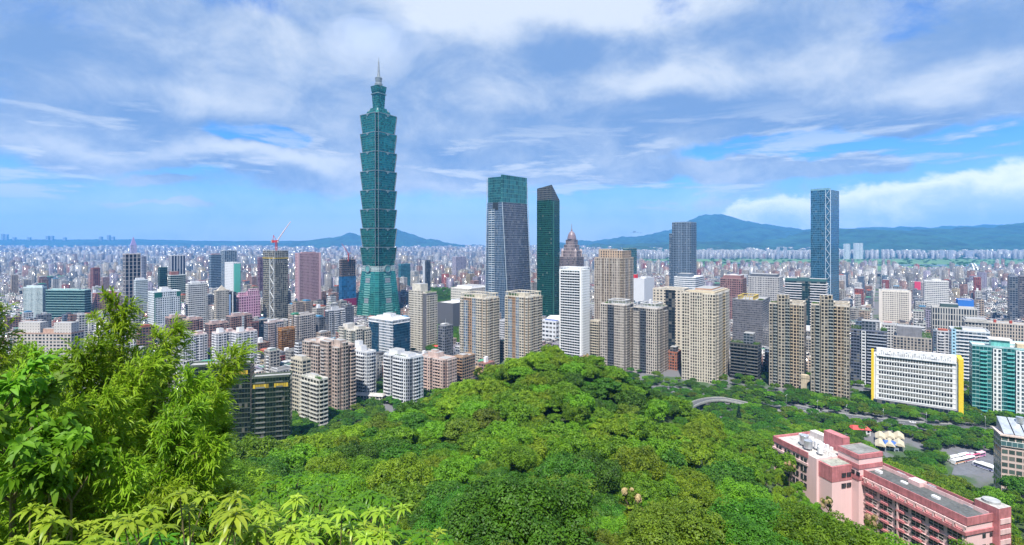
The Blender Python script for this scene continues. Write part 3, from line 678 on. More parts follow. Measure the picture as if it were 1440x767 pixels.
A(AB, 'low orange-brown block with terraces between pink apartments and beige twin towers', 638, 650, 668, 504, 520, 530, (.40, .26, .17), (.05, .06, .08), None, 3.6, 3.2, .36, .3, top=[('box', .1, .2, .8, .6, 2)], balc=[('L', 0, 1, 1)])
A('office_building', 'white office building with two large blue glass panels on its front', 518, 552, 577, 452, 640, 500, (.70, .71, .74), (.02, .06, .10), None, 2.4, 3.6, .34, .3, roof='white',
  wings=[('L', .05, .45, .5, 4, dict(wall=(.02, .06, .10), glass=(.015, .07, .13), trim=(.05, .13, .2), wx=.47, wy=.44, band=.08, mull=.06, metal=.4, cur=.05)), ('R', .05, .95, .5, 4, dict(wall=(.02, .06, .10), glass=(.015, .07, .13), trim=(.05, .13, .2), wx=.47, wy=.44, band=.08, mull=.06, metal=.4, cur=.05))],
  top=[('box', .2, .2, .8, .8, 4, white), ('box', .4, .3, .7, .6, 7, white)])
A(AT, 'slim beige tower with a dark slot, standing alone in front of the park', 576, 600, 614, 413, 690, 498, (.56, .52, .44), (.04, .04, .04), None, 2.9, 3.2, .29, .27, core=plain((.10, .10, .11)),
  wings=[('L', 0, .78, 1.6, -3), ('R', .0, .15, 1.2, 3), ('R', .2, 1, 1.6, 3)], top=[('box', .1, .1, .6, .8, 12), ('garden', .8, .1, 1, 1, 1.5)])
for (u0, uc, u1, vt, lab) in ((648, 684, 701, 421, 'left one of two beige towers with brown-striped faces and open roof frames'), (711, 743, 761, 419, 'right one of two beige towers with brown-striped faces and winglike roof frame')):
    A(AT, lab, u0, uc, u1, vt, 600, 510, (.58, .52, .42), (.05, .06, .08), None, 2.9, 3.2, .31, .27, core=facade((.35, .22, .13), (.05, .045, .04), None, .3, .28),
      wings=[('L', 0, .12, 1.5, 0), ('L', .14, .30, 1.2, 3, dict(wall=(.5, .5, .48), glass=(.10, .14, .20), wx=.4, wy=.36)), ('L', .48, .62, 1.6, 0, dict(wall=(.5, .5, .48), glass=(.10, .14, .20), wx=.4, wy=.36)), ('L', .64, .84, 1.8, 0), ('L', .9, 1, 2.2, 0), ('R', .05, .3, 1.6, 0), ('R', .5, .75, 1.6, 0), ('R', .85, 1, 1.6, 0)],
      top=[('frame', .02, 0, .98, 1, 5), ('garden', .05, .05, .4, .3, 3), ('box', .3, .3, .7, .7, 4)], balc=[('R', .3, .5, 1.5), ('R', .75, .86, 2)], group='beige twin towers below the tapering tower')
A(AT, 'white slab tower with full-width balconies and a bright blank edge wall', 787.5, 818.5, 829, 381, 600, 500, (.66, .70, .70), (.05, .08, .09), (.75, .77, .77), 3.4, 3.15, .42, .27, .12, .06,
  balc=[('L', .04, .9, 1.3, white)], wings=[('L', .94, 1, 1.8, -2, dict(wall=(.8, .8, .8), wx=0.)), ('R', 0, 1, .4, -1, dict(wall=(.80, .80, .80), wx=.10, wy=.2)), ('L', 0, .04, 1.4, -1, dict(wall=(.8, .8, .8), wx=0.))], top=[('frame', 0, 0, 1, 1, 3, white), ('box', .3, .3, .7, .8, 3, white)], roof='white')
A(AT, 'tallest brown and white gridded apartment tower with a stepped top, behind the grey-beige pair', 836.5, 876, 891, 364, 640, 425, (.56, .50, .43), (.10, .08, .07), (.36, .29, .23), 2.6, 3.3, .28, .44, 0., .1, core=facade((.24, .18, .13), (.05, .045, .045), (.5, .45, .38), .26, .4, .1, .14),
  wings=[('L', 0, .28, 1.4, 0), ('L', .36, .52, 1.4, 0), ('L', .6, .9, 1.4, 0), ('R', .1, .42, 1.4, 0), ('R', .55, .9, 1.4, 0)], top=[('fbox', .18, .05, .95, .9, 10, dict(wall=(.46, .33, .23), wx=.2, wy=.3)), ('box', .1, .1, .5, .8, 12), ('mast', .8, .4, 14)])
A(AT, 'left one of the grey-beige pair with a black balcony column up its middle', 845, 879, 891, 430, 585, 518, (.47, .42, .37), (.045, .04, .045), (.55, .5, .46), 2.7, 3.1, .27, .3, 0, 0, core=facade((.09, .085, .09), GLASSD, None, .3, .3),
  wings=[('L', 0, .28, 1.5, 0), ('L', .58, .98, 1.6, 0), ('R', .05, .45, 1.5, 0), ('R', .55, .95, 1.5, 4)], balc=[('L', .32, .54, 1.6, plain((.12, .13, .15)))], top=[('frame', .32, 0, .95, .7, 5, plain((.5, .5, .5))), ('garden', .1, .1, .3, .6, 2), ('garden', .1, .7, .95, .95, 2)], group='grey-beige pair of apartment towers')
A(AT, 'right one of the grey-beige pair with a black balcony column up its middle', 891, 925, 938.5, 435, 570, 528, (.47, .42, .37), (.045, .04, .045), (.55, .5, .46), 2.7, 3.1, .27, .3, 0, 0, core=facade((.09, .085, .09), GLASSD, None, .3, .3),
  wings=[('L', 0, .25, 1.5, 4), ('L', .55, .98, 1.6, 0), ('R', .05, .45, 1.5, 0), ('R', .55, .95, 1.5, 4)], balc=[('L', .30, .52, 1.6, plain((.12, .13, .15)))], top=[('frame', .28, 0, .92, .7, 5, plain((.5, .5, .5))), ('garden', .1, .7, .95, .95, 2)], group='grey-beige pair of apartment towers')
A(AB, 'narrow cream apartment block at the foot of the tall brown gridded tower', 830, 842, 847, 453, 620, 505, cream, GLASSD, None, 3, 3.2, .3, .26, balc=[('L', 0, 1, 1)])
A(OT, 'wide blue-green glass office block with one dark side behind the brown gridded tower', 876, 884, 918.5, 350, 960, 403, (.05, .10, .12), (.05, .16, .18), (.16, .25, .27), 3.2, 4, .46, .40, .1, .06, .5, .05, roof='dark', d=40)
A('shopping_mall', 'white blank-walled mall with a red sign box left of its roof', 890, 906, 935, 393, 900, 425, (.62, .63, .66), GLASSD, None, 8, 6, .0, .2, top=[('box', 0, 0, .25, .2, 8, plain((.55, .02, .04))), ('box', .5, .2, .95, .7, 4, white)], d=50)
A(AB, 'cream office block with a tall dark glass stripe, left of the beige clock tower', 918, 962, 972, 409, 640, 478, (.58, .52, .43), GLASSD, None, 4.4, 3.6, .22, .22, wings=[('L', .42, .72, .8, 0, dict(wall=(.05, .06, .07), glass=(.03, .04, .05), wx=.46, wy=.42))], d=22, top=[('frame', .3, 0, 1, .8, 2)])
A(OT, 'slate blue gridded tower with a lower step on its left side', 945, 972, 979.5, 313, 1150, 402, (.16, .22, .30), (.04, .06, .09), (.20, .28, .38), 3.6, 4, .32, .34, .0, .0, .2, .05, top=[('box', .1, .1, .9, .9, 2, plain((.12, .14, .17)))])
A(OT, 'lower step block leaning on the left side of the slate blue gridded tower', 941, 946, 948, 329, 1180, 402, (.14, .20, .28), (.04, .06, .09), (.20, .28, .38), 3.6, 4, .32, .34, d=12, group=None)
A('office_building', 'low white office block with ribbon windows under the slate blue gridded tower', 948, 978, 990, 391, 1000, 412, wht, (.04, .08, .12), None, 3, 4, .46, .24, roof='white', top=[('box', .1, .1, .7, .6, 7, plain((.10, .13, .17)))])
A(AT, 'beige classical hotel tower with golden edge and a round emblem under its roof', 959, 1006, 1026, 415, 535, 545, (.58, .52, .43), (.05, .045, .04), (.62, .56, .47), 2.75, 3.2, .26, .30, 0., 0., top=[('box', .15, .12, .9, .9, 3.5, plain((.58, .49, .34))), ('box', .3, .2, .8, .8, 5, plain((.42, .22, .12))), ('frame', .1, .05, .95, .95, 1.8, plain((.6, .5, .36)))],
  wings=[('L', .0, .1, 1.0, 3), ('L', .26, .62, 1.4, -1.5), ('L', .78, .90, 1.0, 3), ('R', .12, .40, 1.4, 0), ('R', .60, .88, 1.4, 0)], balc=[('R', .42, .58, 1.3, plain((.55, .42, .22)))], ledges=6)
A('office_building', 'dark red granite office block with a low round dome', 1013, 1044, 1054, 393, 880, 450, (.24, .12, .12), (.05, .04, .045), (.33, .20, .19), 3, 3.8, .3, .28, .1, .1, top=[('box', .1, .1, .9, .9, 6, plain((.25, .13, .13))), ('dome', .5, .5, 13, 8, plain((.42, .36, .36)))], d=34)
A('scaffolded_block', 'grey building shrouded in dark scaffolding sheets with a yellow crane deck', 1030, 1072, 1083, 424, 640, 490, (.15, .15, .17), (.10, .10, .115), (.20, .20, .22), 2, 2.8, .44, .30, .12, .05, 0, 0, top=[('frame', .2, 0, .7, .6, 5, plain((.5, .36, .08))), ('garden', .85, .0, 1, .2, 2)])
A('office_building', 'pale grey gridded office building behind the scaffolded block', 1052, 1096, 1109, 391, 850, 430, (.47, .46, .46), (.05, .055, .07), None, 2.6, 3.6, .26, .28, top=[('box', .05, .1, .9, .8, 5, plain((.08, .09, .11)))], d=40)
A('office_building', 'dark teal office block with white curved terraces at the foot of the braced glass tower', 1104, 1148, 1163, 397, 760, 432, (.04, .09, .10), (.02, .05, .06), None, 4, 3.8, .45, .38, d=25, balc=[('L', 0, .42, 2.4, white), ('L', .62, 1, 2.4, white), ('R', .0, 1, 1.4, white)], top=[('box', 0, .1, 1, .9, 4, plain((.03, .12, .12))), ('box', .3, .0, .6, .2, 6, plain((.05, .12, .13)))])
# twin classical towers with an arched gate between them
for (u0, uc, u1, vt, Y, lab) in ((1082, 1118, 1132.5, 430, 510, 'left one of the twin sand and grey classical towers joined by an arched gate'), (1140.5, 1180, 1196, 432, 475, 'right one of the twin sand and grey classical towers joined by an arched gate')):
    A(AT, lab, u0, uc, u1, vt, Y, 560, (.41, .36, .29), (.05, .05, .05), (.50, .44, .36), 2.5, 3.2, .29, .31, 0, 0, d=17, core=facade((.25, .19, .13), GLASSD, None, .3, .3),
      wings=[('L', 0, .10, 2.0, 0), ('L', .12, .24, 1.2, 0, dict(wall=(.36, .36, .33), glass=(.06, .07, .07), wx=.36, wy=.34)), ('L', .27, .46, 2.6, -9), ('L', .46, .60, 1.8, -6, dict(wall=(.36, .36, .33), glass=(.06, .07, .07), wx=.36, wy=.34)), ('L', .69, .80, 1.4, 0, dict(wall=(.50, .40, .29), glass=(.08, .06, .05), wx=.30, wy=.34)), ('L', .86, 1, 1.8, 0)],
      balc=[('L', .13, .23, 2.0, plain((.32, .33, .31))), ('L', .48, .58, 2.8, plain((.32, .33, .31))), ('L', .62, .68, 1.3, plain((.5, .4, .28))), ('L', .81, .85, 1.2, plain((.5, .4, .28)))],
      top=[('fbox', .24, -.08, .56, .5, 10, dict(wall=(.46, .38, .27), glass=(.04, .04, .04), wx=.26, wy=.44)), ('frame', .6, .0, .98, .8, 3), ('garden', .02, .1, .2, .5, 2)], group='twin classical towers')
A(AB, 'dark stepped terrace house overgrown with green planters behind the classical tower', 1027, 1066, 1084, 487, 545, 545, (.10, .10, .10), (.03, .035, .035), None, 3.6, 3.4, .42, .32, balc=[('L', 0, .55, 2.2, plain((.13, .13, .13))), ('L', .6, 1, 2.2, plain((.15, .15, .15)))],
  top=[('garden', 0, .05, .5, .4, 3), ('fbox', .45, .2, .8, .8, 12, dict(wall=(.16, .18, .22), wx=.36, wy=.3)), ('garden', .8, 0, 1, .6, 2)], d=20)
A(AT, 'navy and white apartment tower with roof trees left of the yellow-ended office', 1196.5, 1237, 1249, 468, 520, 540, (.10, .12, .17), (.035, .04, .06), (.14, .16, .22), 2.6, 3.2, .38, .28, .14, 0, d=20,
  wings=[('L', .3, .42, 1.4, 0, dict(wall=(.72, .73, .75), wx=.3, wy=.26)), ('L', 0, .25, .8, 5)], balc=[('L', .45, .98, 1.4, plain((.36, .39, .46)))], top=[('fbox', .3, .1, .8, .8, 10, dict(wall=(.14, .16, .2), wx=.3, wy=.3)), ('garden', .0, 0, .3, .6, 4), ('garden', .82, 0, 1, .5, 4), ('box', .7, .1, .84, .6, 9, white)])
A(AT, 'brown tower under a dark pavilion roof with rooftop trees, behind the yellow-ended office', 1256, 1296, 1312, 478, 560, 500, (.33, .29, .26), GLASSD, (.42, .38, .34), 3, 3.2, .28, .3, 0, .12, d=22, top=[('fbox', .15, .1, .7, .8, 10, dict(wall=(.30, .30, .30), wx=.4, wy=.3)), ('box', .1, .05, .75, .85, 12, plain((.20, .20, .22))), ('garden', .75, 0, 1, .9, 6)])
A('office_building', 'white modern block with blue end wall and wavy white ribbons left of the teal tower', 1338, 1384, 1394, 469, 520, 500, (.62, .66, .70), (.05, .09, .13), None, 3.4, 3.5, .46, .26, d=26, balc=[('L', .2, 1, .8, white)], top=[('box', .3, .1, .9, .8, 3, white), ('garden', .1, .3, .3, .6, 2)], wings=[('L', 0, .12, 1, -2, dict(wall=(.35, .58, .72), wx=.2, wy=.2))])
A('hotel', 'square cream hotel with a dense window grid and dark strip under the roof', 1236, 1272, 1283, 412, 800, 452, (.66, .61, .54), (.10, .09, .09), None, 2.3, 3.1, .28, .26, d=30, wings=[('L', 0, .1, .8, -1, dict(wall=(.68, .62, .56), wx=0.)), ('L', .92, 1, .8, -1, dict(wall=(.68, .62, .56), wx=0.)), ('L', .1, .92, .6, 0, dict(wall=(.66, .61, .54), wx=0.))][:2], top=[('box', .1, .1, .9, .9, 3)])
A('office_building', 'grey stone office with tall pilasters and dark glass left of the domed brick roofs', 1311, 1360, 1376, 436, 640, 466, (.40, .39, .36), GLASSD, (.50, .48, .45), 2.6, 8., .26, .42, 0, .2, d=24, top=[('box', .2, .2, .6, .8, 5, plain((.05, .09, .09)))])
A('office_building', 'grey classical office with a heavy cornice and arched middle', 1357, 1382, 1392, 455, 610, 480, (.36, .34, .31), GLASSD, (.42, .4, .37), 3, 4, .28, .3, d=24, top=[('box', -.03, -.03, 1.03, 1.03, 2.2), ('box', .05, .05, .95, .95, 4)])
A('office_building', 'long beige classical block with red chimneys along its roof at the right edge', 1392, 1448, 1470, 460, 620, 480, (.48, .42, .36), GLASSD, (.54, .48, .42), 2.6, 4, .26, .32, d=20, top=[('box', .08, .1, .13, .3, 5, plain((.38, .06, .03))), ('box', .38, .1, .43, .3, 5, plain((.38, .06, .03))), ('box', .68, .1, .73, .3, 5, plain((.38, .06, .03)))])
A('office_building', 'white stacked office block in the right distance', 1300, 1325, 1336, 397, 1000, 425, (.66, .65, .63), (.08, .09, .11), None, 3, 3.6, .4, .24, d=30, top=[('box', .3, .2, .7, .7, 5)])
A('warehouse', 'bright blue boxy hall among the low roofs on the right', 1347, 1362, 1371, 424, 760, 434, (.03, .17, .55), (.03, .1, .4), None, 9, 9, .0, .0, d=24)
A(OT, 'dark narrow tower at the right edge of the city', 1420, 1429, 1433, 390, 860, 427, (.10, .12, .16), (.04, .06, .09), (.2, .22, .27), 3, 3.8, .4, .3, .12, .1, d=20, roof='dark')
A(OT, 'grey-brown tower cut by the right edge of the photo', 1434, 1446, 1455, 390, 880, 427, (.17, .16, .19), (.05, .06, .08), None, 3, 3.8, .36, .3, d=20)
A('office_building', 'pink-roofed low office with an orange billboard on its side', 1284, 1302, 1307, 398, 1250, 408, (.42, .36, .36), GLASSD, None, 3, 3.6, .3, .3, d=30, wings=[('L', .8, 1., 1, -2, dict(wall=(.65, .33, .02), wx=0.)), ('L', .1, .5, 1, -2, dict(wall=(.6, .05, .12), wx=.0))])
A(AB, 'red-brown brick block behind the right grey-beige tower', 938, 952, 958, 497, 590, 520, (.36, .13, .07), GLASSD, None, 3.2, 3.3, .3, .28, top=[('fbox', .2, .2, .8, .8, 6, dict(wall=(.13, .12, .12), wx=.3, wy=.3))])
# --- left half, middle ground
A('office_building', 'long teal-striped glass office slab on the left', 64, 119, 128, 409, 880, 443, (.02, .09, .09), (.015, .075, .08), (.26, .42, .42), 3.2, 4.2, .49, .40, .22, 0, .2, .0, th=4, roof='light', top=[('box', .1, .3, .8, .7, 3)])
A('office_building', 'pale block with a scattered black and white tile pattern at the far left', 32.5, 60, 65, 405, 900, 440, (.50, .60, .62), (.03, .06, .07), None, 2.2, 2.2, .30, .30, 0, 0, 0, .55, th=4, top=[('box', .1, .3, .9, .7, 4)])
A('office_tower', 'white gridded tower with stepped top and two dark green corner panels', 208, 217, 254, 412, 760, 460, (.68, .72, .74), (.05, .08, .11), None, 3.0, 3.3, .31, .27, wings=[('R', 0, .28, .5, 0, dict(wall=(.01, .12, .10), wx=0., wy=0.)), ('R', .04, .96, .8, 8), ('R', .84, 1., .5, 0, dict(wall=(.01, .12, .10), wx=0.))], top=[('box', .2, .3, .8, .7, 4, white), ('box', .3, .35, .7, .6, 7, white)], d=None)
A(AT, 'white and grey striped tower right of the white gridded one', 261, 265, 292, 401, 800, 448, (.63, .62, .60), (.10, .10, .11), (.7, .7, .68), 3.0, 3.3, .44, .25, .1, .08, top=[('box', .2, .2, .7, .6, 5, white), ('frame', .1, .1, .9, .9, 3, white)])
A(OT, 'green striped office tower with white edges behind the white gridded one', 236, 240, 261, 388, 1000, 412, (.06, .13, .11), (.03, .08, .07), (.6, .64, .62), 3.4, 4, .47, .32, .2, .06, .2, .02, top=[('box', .0, .1, .6, .6, 8, plain((.28, .12, .10)))])
A(OT, 'dark green glass slab tower left of the green striped office', 222, 225, 235.5, 377, 1100, 408, (.03, .08, .07), (.02, .06, .055), (.05, .11, .1), 3.4, 4, .47, .4, .08, .05, .3, .02)
A(OT, 'dark tower wrapped in a pale stone lattice, tallest of the left foreground rooftops', 172.5, 176, 198, 358, 1050, 415, (.09, .075, .085), (.04, .035, .045), (.52, .47, .45), 6.5, 7.5, .40, .46, .10, .22, .1, .03, roof='light', top=[('box', 0, 0, 1, 1, 1.5)])
A(OT, 'grey-lilac tower just right of the stone lattice tower', 198.5, 200, 206, 361, 1250, 400, (.33, .33, .40), (.06, .07, .1), None, 3.2, 4, .3, .4)
A('pointed_tower', 'lilac pointed skyscraper alone on the left horizon', 182.8, 184, 192.3, 345, 2350, 350, (.47, .40, .58), (.20, .18, .32), (.6, .52, .68), 5, 6, .3, .36, 0, .2, top=[('pyr', 0, 0, 1, 1, 40, plain((.30, .24, .45)))], parapet=0)
A(OT, 'dark tower with white vertical stripes far on the left', 237, 241, 261, 360, 1400, 382, (.07, .08, .12), (.05, .05, .08), (.60, .60, .62), 7, 40, .40, .49, 0, .3, top=[('box', 0, 0, 1, 1, 1.6, plain((.6, .6, .6)))])
A('office_building', 'white terraced office with stepped wings left of the white gridded tower', 188, 191, 208, 395, 950, 425, (.58, .64, .66), (.12, .15, .17), None, 3.2, 3.4, .46, .26, .1, .1, top=[('box', .1, .1, .4, .8, 5, white), ('box', .6, .3, .9, .8, 3, white)])
A(AB, 'brick red apartment block behind the teal-striped slab', 127, 131, 141, 378, 1250, 395, (.24, .07, .06), GLASSD, None, 3.2, 3.3, .3, .3)
A(AB, 'pink brick apartment block right of the teal-striped slab', 130, 134, 165, 414, 900, 440, (.38, .15, .14), GLASSD, None, 3.2, 3.3, .32, .3, top=[('tanks', 2, .2, .5), ('box', .5, .4, .8, .8, 4)])
A(OT, 'slate blue striped tower left of the netted steel tower', 294, 297, 311, 359, 1150, 394, (.13, .19, .26), (.04, .07, .11), (.3, .38, .46), 3.3, 3.8, .42, .3, .14, .0, .2, .03, top=[('box', .1, .1, .9, .9, 3, plain((.25, .10, .12)))])
A(OT, 'grey-blue twin slab tower behind the slate blue striped one', 310, 316, 333, 353, 1400, 380, (.15, .20, .26), (.05, .08, .11), (.34, .4, .46), 5, 4, .36, .34, 0, .2)
A('office_building', 'white and mint green billboard block below the twin slab', 316, 328, 338, 370, 1250, 383, (.66, .67, .68), GLASSD, None, 5, 4, .1, .2, wings=[('R', .1, 1, .8, 2, dict(wall=(.12, .50, .38), wx=0.)), ])
A(OT, 'plum coloured tower half hidden by the netted steel tower', 362, 365, 371, 363, 1150, 400, (.25, .13, .19), (.06, .05, .08), None, 3.2, 3.6, .3, .36)
A(OT, 'pink stone tower with a square window grid and arched roofline', 415, 419, 451, 357, 1000, 424, (.52, .33, .36), (.13, .08, .10), None, 2.35, 3.0, .30, .27, wings=[('R', 0, .07, .8, -1, dict(wall=(.60, .40, .44), wx=0.)), ('R', .93, 1, .8, -1, dict(wall=(.60, .40, .44), wx=0.)), ('R', .08, .92, .3, 4, dict(wall=(.52, .33, .36), glass=(.13, .08, .10), wx=.3, wy=.27))], top=[('box', .2, .2, .8, .8, 3, plain((.42, .26, .28)))])
A('construction_tower', 'half-built tower of black frames wrapped in blue sheeting with a crimson banner', 477, 481, 500, 366, 1040, 424, (.04, .035, .04), (.02, .02, .025), (.30, .24, .22), 4.5, 4.5, .40, .38, .14, .14, 0, .05,
  wings=[('R', -.02, 1.02, .8, 34, dict(wall=(.02, .13, .30), glass=(.02, .12, .27), wx=.46, wy=.44, cur=0.)), ('L', -.02, 1.02, .8, 34, dict(wall=(.02, .11, .25), glass=(.02, .10, .22), wx=.46, wy=.44, cur=0.)), ('R', .05, 1.04, 1.2, 80, dict(wall=(.26, .01, .08), wx=0.))], top=[('frame', .1, .1, .9, .9, 4, plain((.08, .06, .06)))])
A(AT, 'slim cream tower with a pointed gable roof left of the glass-fronted offices', 301, 304, 313, 410, 820, 452, (.52, .47, .40), GLASSD, None, 2.6, 3.2, .3, .26, top=[('pyr', .1, .1, .9, .9, 9, plain((.45, .40, .33)))], d=20)
A('office_building', 'black and white office with a curved blue billboard wall', 313, 317, 331, 413, 850, 442, (.04, .05, .06), (.02, .03, .04), None, 3, 4, .46, .4, d=18, wings=[('R', .0, .45, 1, 2, dict(wall=(.28, .42, .66), wx=0.)), ('R', .6, .68, 1.2, -2, dict(wall=(.7, .7, .7), wx=0.))])
A('office_building', 'candy pink postmodern complex of cubic window frames', 331, 336, 366, 418, 870, 448, (.60, .30, .42), (.13, .05, .09), (.72, .44, .55), 4.2, 4.6, .26, .28, .16, .16, roof='light', top=[('fbox', .1, .1, .6, .5, 7), ('fbox', .6, .4, 1, .95, 9), ('fbox', .0, .6, .4, 1, 12)])
A(AT, 'grey and cream tower with balcony columns below the pink mall', 414, 418, 444, 445, 690, 490, (.50, .45, .42), GLASSD, (.58, .52, .48), 3, 3.2, .3, .28, core=facade((.24, .22, .22), GLASSD, None, .3, .3), wings=[('R', .1, .3, 1.8, 0), ('R', .4, .62, 1.8, 0), ('R', .72, .95, 1.8, 2), ('L', .1, .9, 1, 0)], balc=[('R', .32, .4, 2), ('R', .63, .71, 2)], top=[('box', .2, .2, .7, .7, 4), ('garden', .1, .0, .9, .2, 2)])
A(AT, 'grey stepped tower with white balcony columns right of the pink mall', 457, 461, 485, 438, 730, 468, (.46, .47, .50), GLASSD, (.6, .6, .62), 3, 3.2, .3, .28, core=facade((.12, .13, .16), GLASSD, None, .3, .3), wings=[('R', .05, .28, 1.8, 2), ('R', .36, .62, 1.8, 0), ('R', .7, .98, 1.8, 6)], balc=[('R', .40, .6, 3, white), ('R', .75, .95, 3, white)], top=[('box', .2, .3, .6, .7, 5)])
A(AB, 'rust orange scaffolded block in front of the grey and cream tower', 391, 396, 415, 466, 640, 493, (.30, .13, .03), (.09, .04, .015), (.42, .20, .05), 2.4, 2.6, .36, .34, .12, .1, 0, .1, top=[('frame', 0, 0, 1, 1, 2.5, plain((.35, .15, .04)))])
A(AB, 'pale pink apartment block with grey slots below the netted steel tower', 371, 376, 399, 455, 670, 482, (.52, .42, .40), GLASSD, None, 3, 3.1, .3, .28, core=facade((.24, .26, .3), GLASSD, None, .3, .3), wings=[('R', .05, .42, 1.6, 0), ('R', .55, .95, 1.6, 3)], top=[('box', .1, .2, .5, .6, 4, white), ('box', .6, .2, .9, .6, 3)])
A(AB, 'dark maroon block with a blue-black glass end beside the pale pink block', 350, 354, 372, 455, 690, 480, (.20, .09, .08), (.03, .04, .06), None, 3, 3.2, .3, .3, wings=[('R', .55, 1, .5, -3, dict(wall=(.03, .05, .09), glass=(.02, .04, .07), wx=.46, wy=.4))])
for (u0, uc, u1, vt, Y, vh, lab) in ((232, 238, 262, 448, 690, 470, 'left one of two red-brown brick blocks in front of the white gridded tower'), (257, 263, 285, 451, 670, 472, 'right one of two red-brown brick blocks in front of the white gridded tower'),
                                (288, 294, 321, 457, 650, 494, 'red-brown brick block with pale roof hut behind the white apartments'), (318, 324, 354, 446, 700, 470, 'red-brown brick block with one white stripe left of the maroon block')):
    A(AB, lab, u0, uc, u1, vt, Y, vh, (.33, .18, .15), GLASSD, (.42, .28, .25), 3.2, 3.1, .30, .26, core=facade((.15, .10, .10), GLASSD, None, .3, .3),
      wings=[('R', 0, .3, 1.8, 0), ('R', .38, .66, 1.8, 0), ('R', .75, 1, 1.8, 2)]+([('R', .5, .6, 2.2, 0, dict(wall=(.66, .68, .70), wx=.3, wy=.2))] if u0 == 318 else []), top=[('box', .1, .2, .7, .6, 4, plain((.45, .33, .31))), ('box', .2, .7, .8, .9, 3)], balc=[('R', .3, .38, 1.6)], group='brick apartment blocks on the left')
for (u0, uc, u1, vt, Y, lab) in ((250, 260, 291, 474, 575, 'left one of three white apartment blocks in front of the brick ones'), (298, 306, 332, 470, 580, 'middle one of three white apartment blocks in front of the brick ones'), (326, 334, 361, 469, 570, 'right one of three white apartment blocks in front of the brick ones')):
    A(AB, lab, u0, uc, u1, vt, Y, 512, (.70, .70, .72), (.08, .09, .12), (.6, .5, .48), 3, 3.0, .31, .27, core=facade((.16, .18, .24), GLASSD, None, .3, .3),
      wings=[('L', .1, .9, .8, 0), ('R', 0, .2, 1.6, 0), ('R', .26, .46, 1.8, 0), ('R', .62, .80, 1.8, 0), ('R', .85, 1, 1.4, 0)], balc=[('R', .2, .27, 1.6, white), ('R', .46, .62, 1.0, white), ('L', .2, .45, 1.6, white)], top=[('box', .1, .2, .6, .45, 5, white), ('box', .5, .6, .9, .85, 4, plain((.6, .42, .4))), ('tanks', 1, .3, .5)], group='white apartment blocks on the left')
A(AB, 'white and beige clustered towers behind the pinkish beige tower', 478, 500, 521, 466, 560, 490, (.58, .54, .46), GLASSD, None, 3, 3.1, .3, .26, core=facade((.20, .22, .2), GLASSD, None, .3, .3), wings=[('L', 0, .3, 1.6, -3), ('L', .5, .75, 1.6, 0), ('R', .0, .4, 1.6, -2), ('R', .6, 1, 1.6, 2)], top=[('box', .1, .1, .4, .6, 6, plain((.6, .56, .5))), ('box', .6, .3, .9, .8, 4)])
A('residence', 'low cream residence with arches and rooftop stair boxes behind the bamboo tips', 18, 100, 126, 470, 560, 500, (.50, .47, .44), (.05, .06, .07), (.40, .26, .20), 4.2, 3.6, .30, .24, .10, 0, th=2, roof='light', d=16, top=[('fbox', .05, .2, .42, .8, 12, dict(wall=(.50, .47, .45), wx=.12, wy=.12)), ('fbox', .68, .1, .98, .7, 12, dict(wall=(.50, .47, .45), wx=.12, wy=.12)), ('box', .45, .3, .65, .6, 5)])
A(AB, 'little white block with a black roof frame between brick and pinkish towers', 415, 420, 434, 484, 560, 500, (.66, .66, .68), (.04, .05, .06), None, 3, 3.1, .34, .3, balc=[('L', 0, 1, 1), ('R', 0, 1, 1)], top=[('frame', 0, 0, 1, 1, 2.5, plain((.08, .08, .09)))])
A('museum_hall', 'low windowless dark grey hall with a hedge along its ledge beside the park', 614, 637, 656, 428, 850, 458, (.10, .10, .115), (.10, .10, .11), (.12, .12, .13), 3, 3, .0, .0, roof='light', d=60, top=[('box', .3, .4, .8, .9, 4, white)])
A('museum_hall', 'long white flat hall behind the dark grey hall', 634, 660, 690, 407, 1050, 424, (.62, .58, .52), (.2, .2, .2), None, 6, 5, .3, .2, roof='white', d=70, top=[('box', .1, .2, .9, .8, 5, white)])
A('arena', 'white low arena with a swooping roof between twin towers and the slab tower', 762, 782, 800, 453, 720, 480, (.66, .68, .72), (.05, .06, .08), None, 6, 6, .3, .2, roof='white', d=50, top=[('dome', .4, .5, 15, 5, white), ('box', .1, .1, .9, .2, 2, plain((.10, .15, .4)))])
A('warehouse', 'white annex with stacked ledges left of the right beige twin tower', 701, 709, 716, 452, 760, 480, (.55, .56, .6), GLASSD, None, 3, 3.4, .4, .24, d=20)
A(OT, 'white rocket shaped slim office behind the park', 595, 600, 606, 367, 1300, 386, (.10, .12, .15), (.05, .06, .08), None, 4, 4, .4, .4, d=14, wings=[('L', 0, .55, 1, -1, dict(wall=(.72, .74, .77), wx=0.))])
A(OT, 'teal curved office left of the white rocket shaped one', 560, 564, 577, 372, 1450, 385, (.03, .14, .17), (.03, .13, .17), (.1, .25, .3), 4, 4, .45, .4, .1, 0, .3, .0)
A(OT, 'pale lilac pair of slabs in the middle distance behind the park', 636, 641, 655, 362, 1700, 380, (.42, .38, .46), (.12, .12, .18), None, 4, 4, .3, .36, 0, .1)
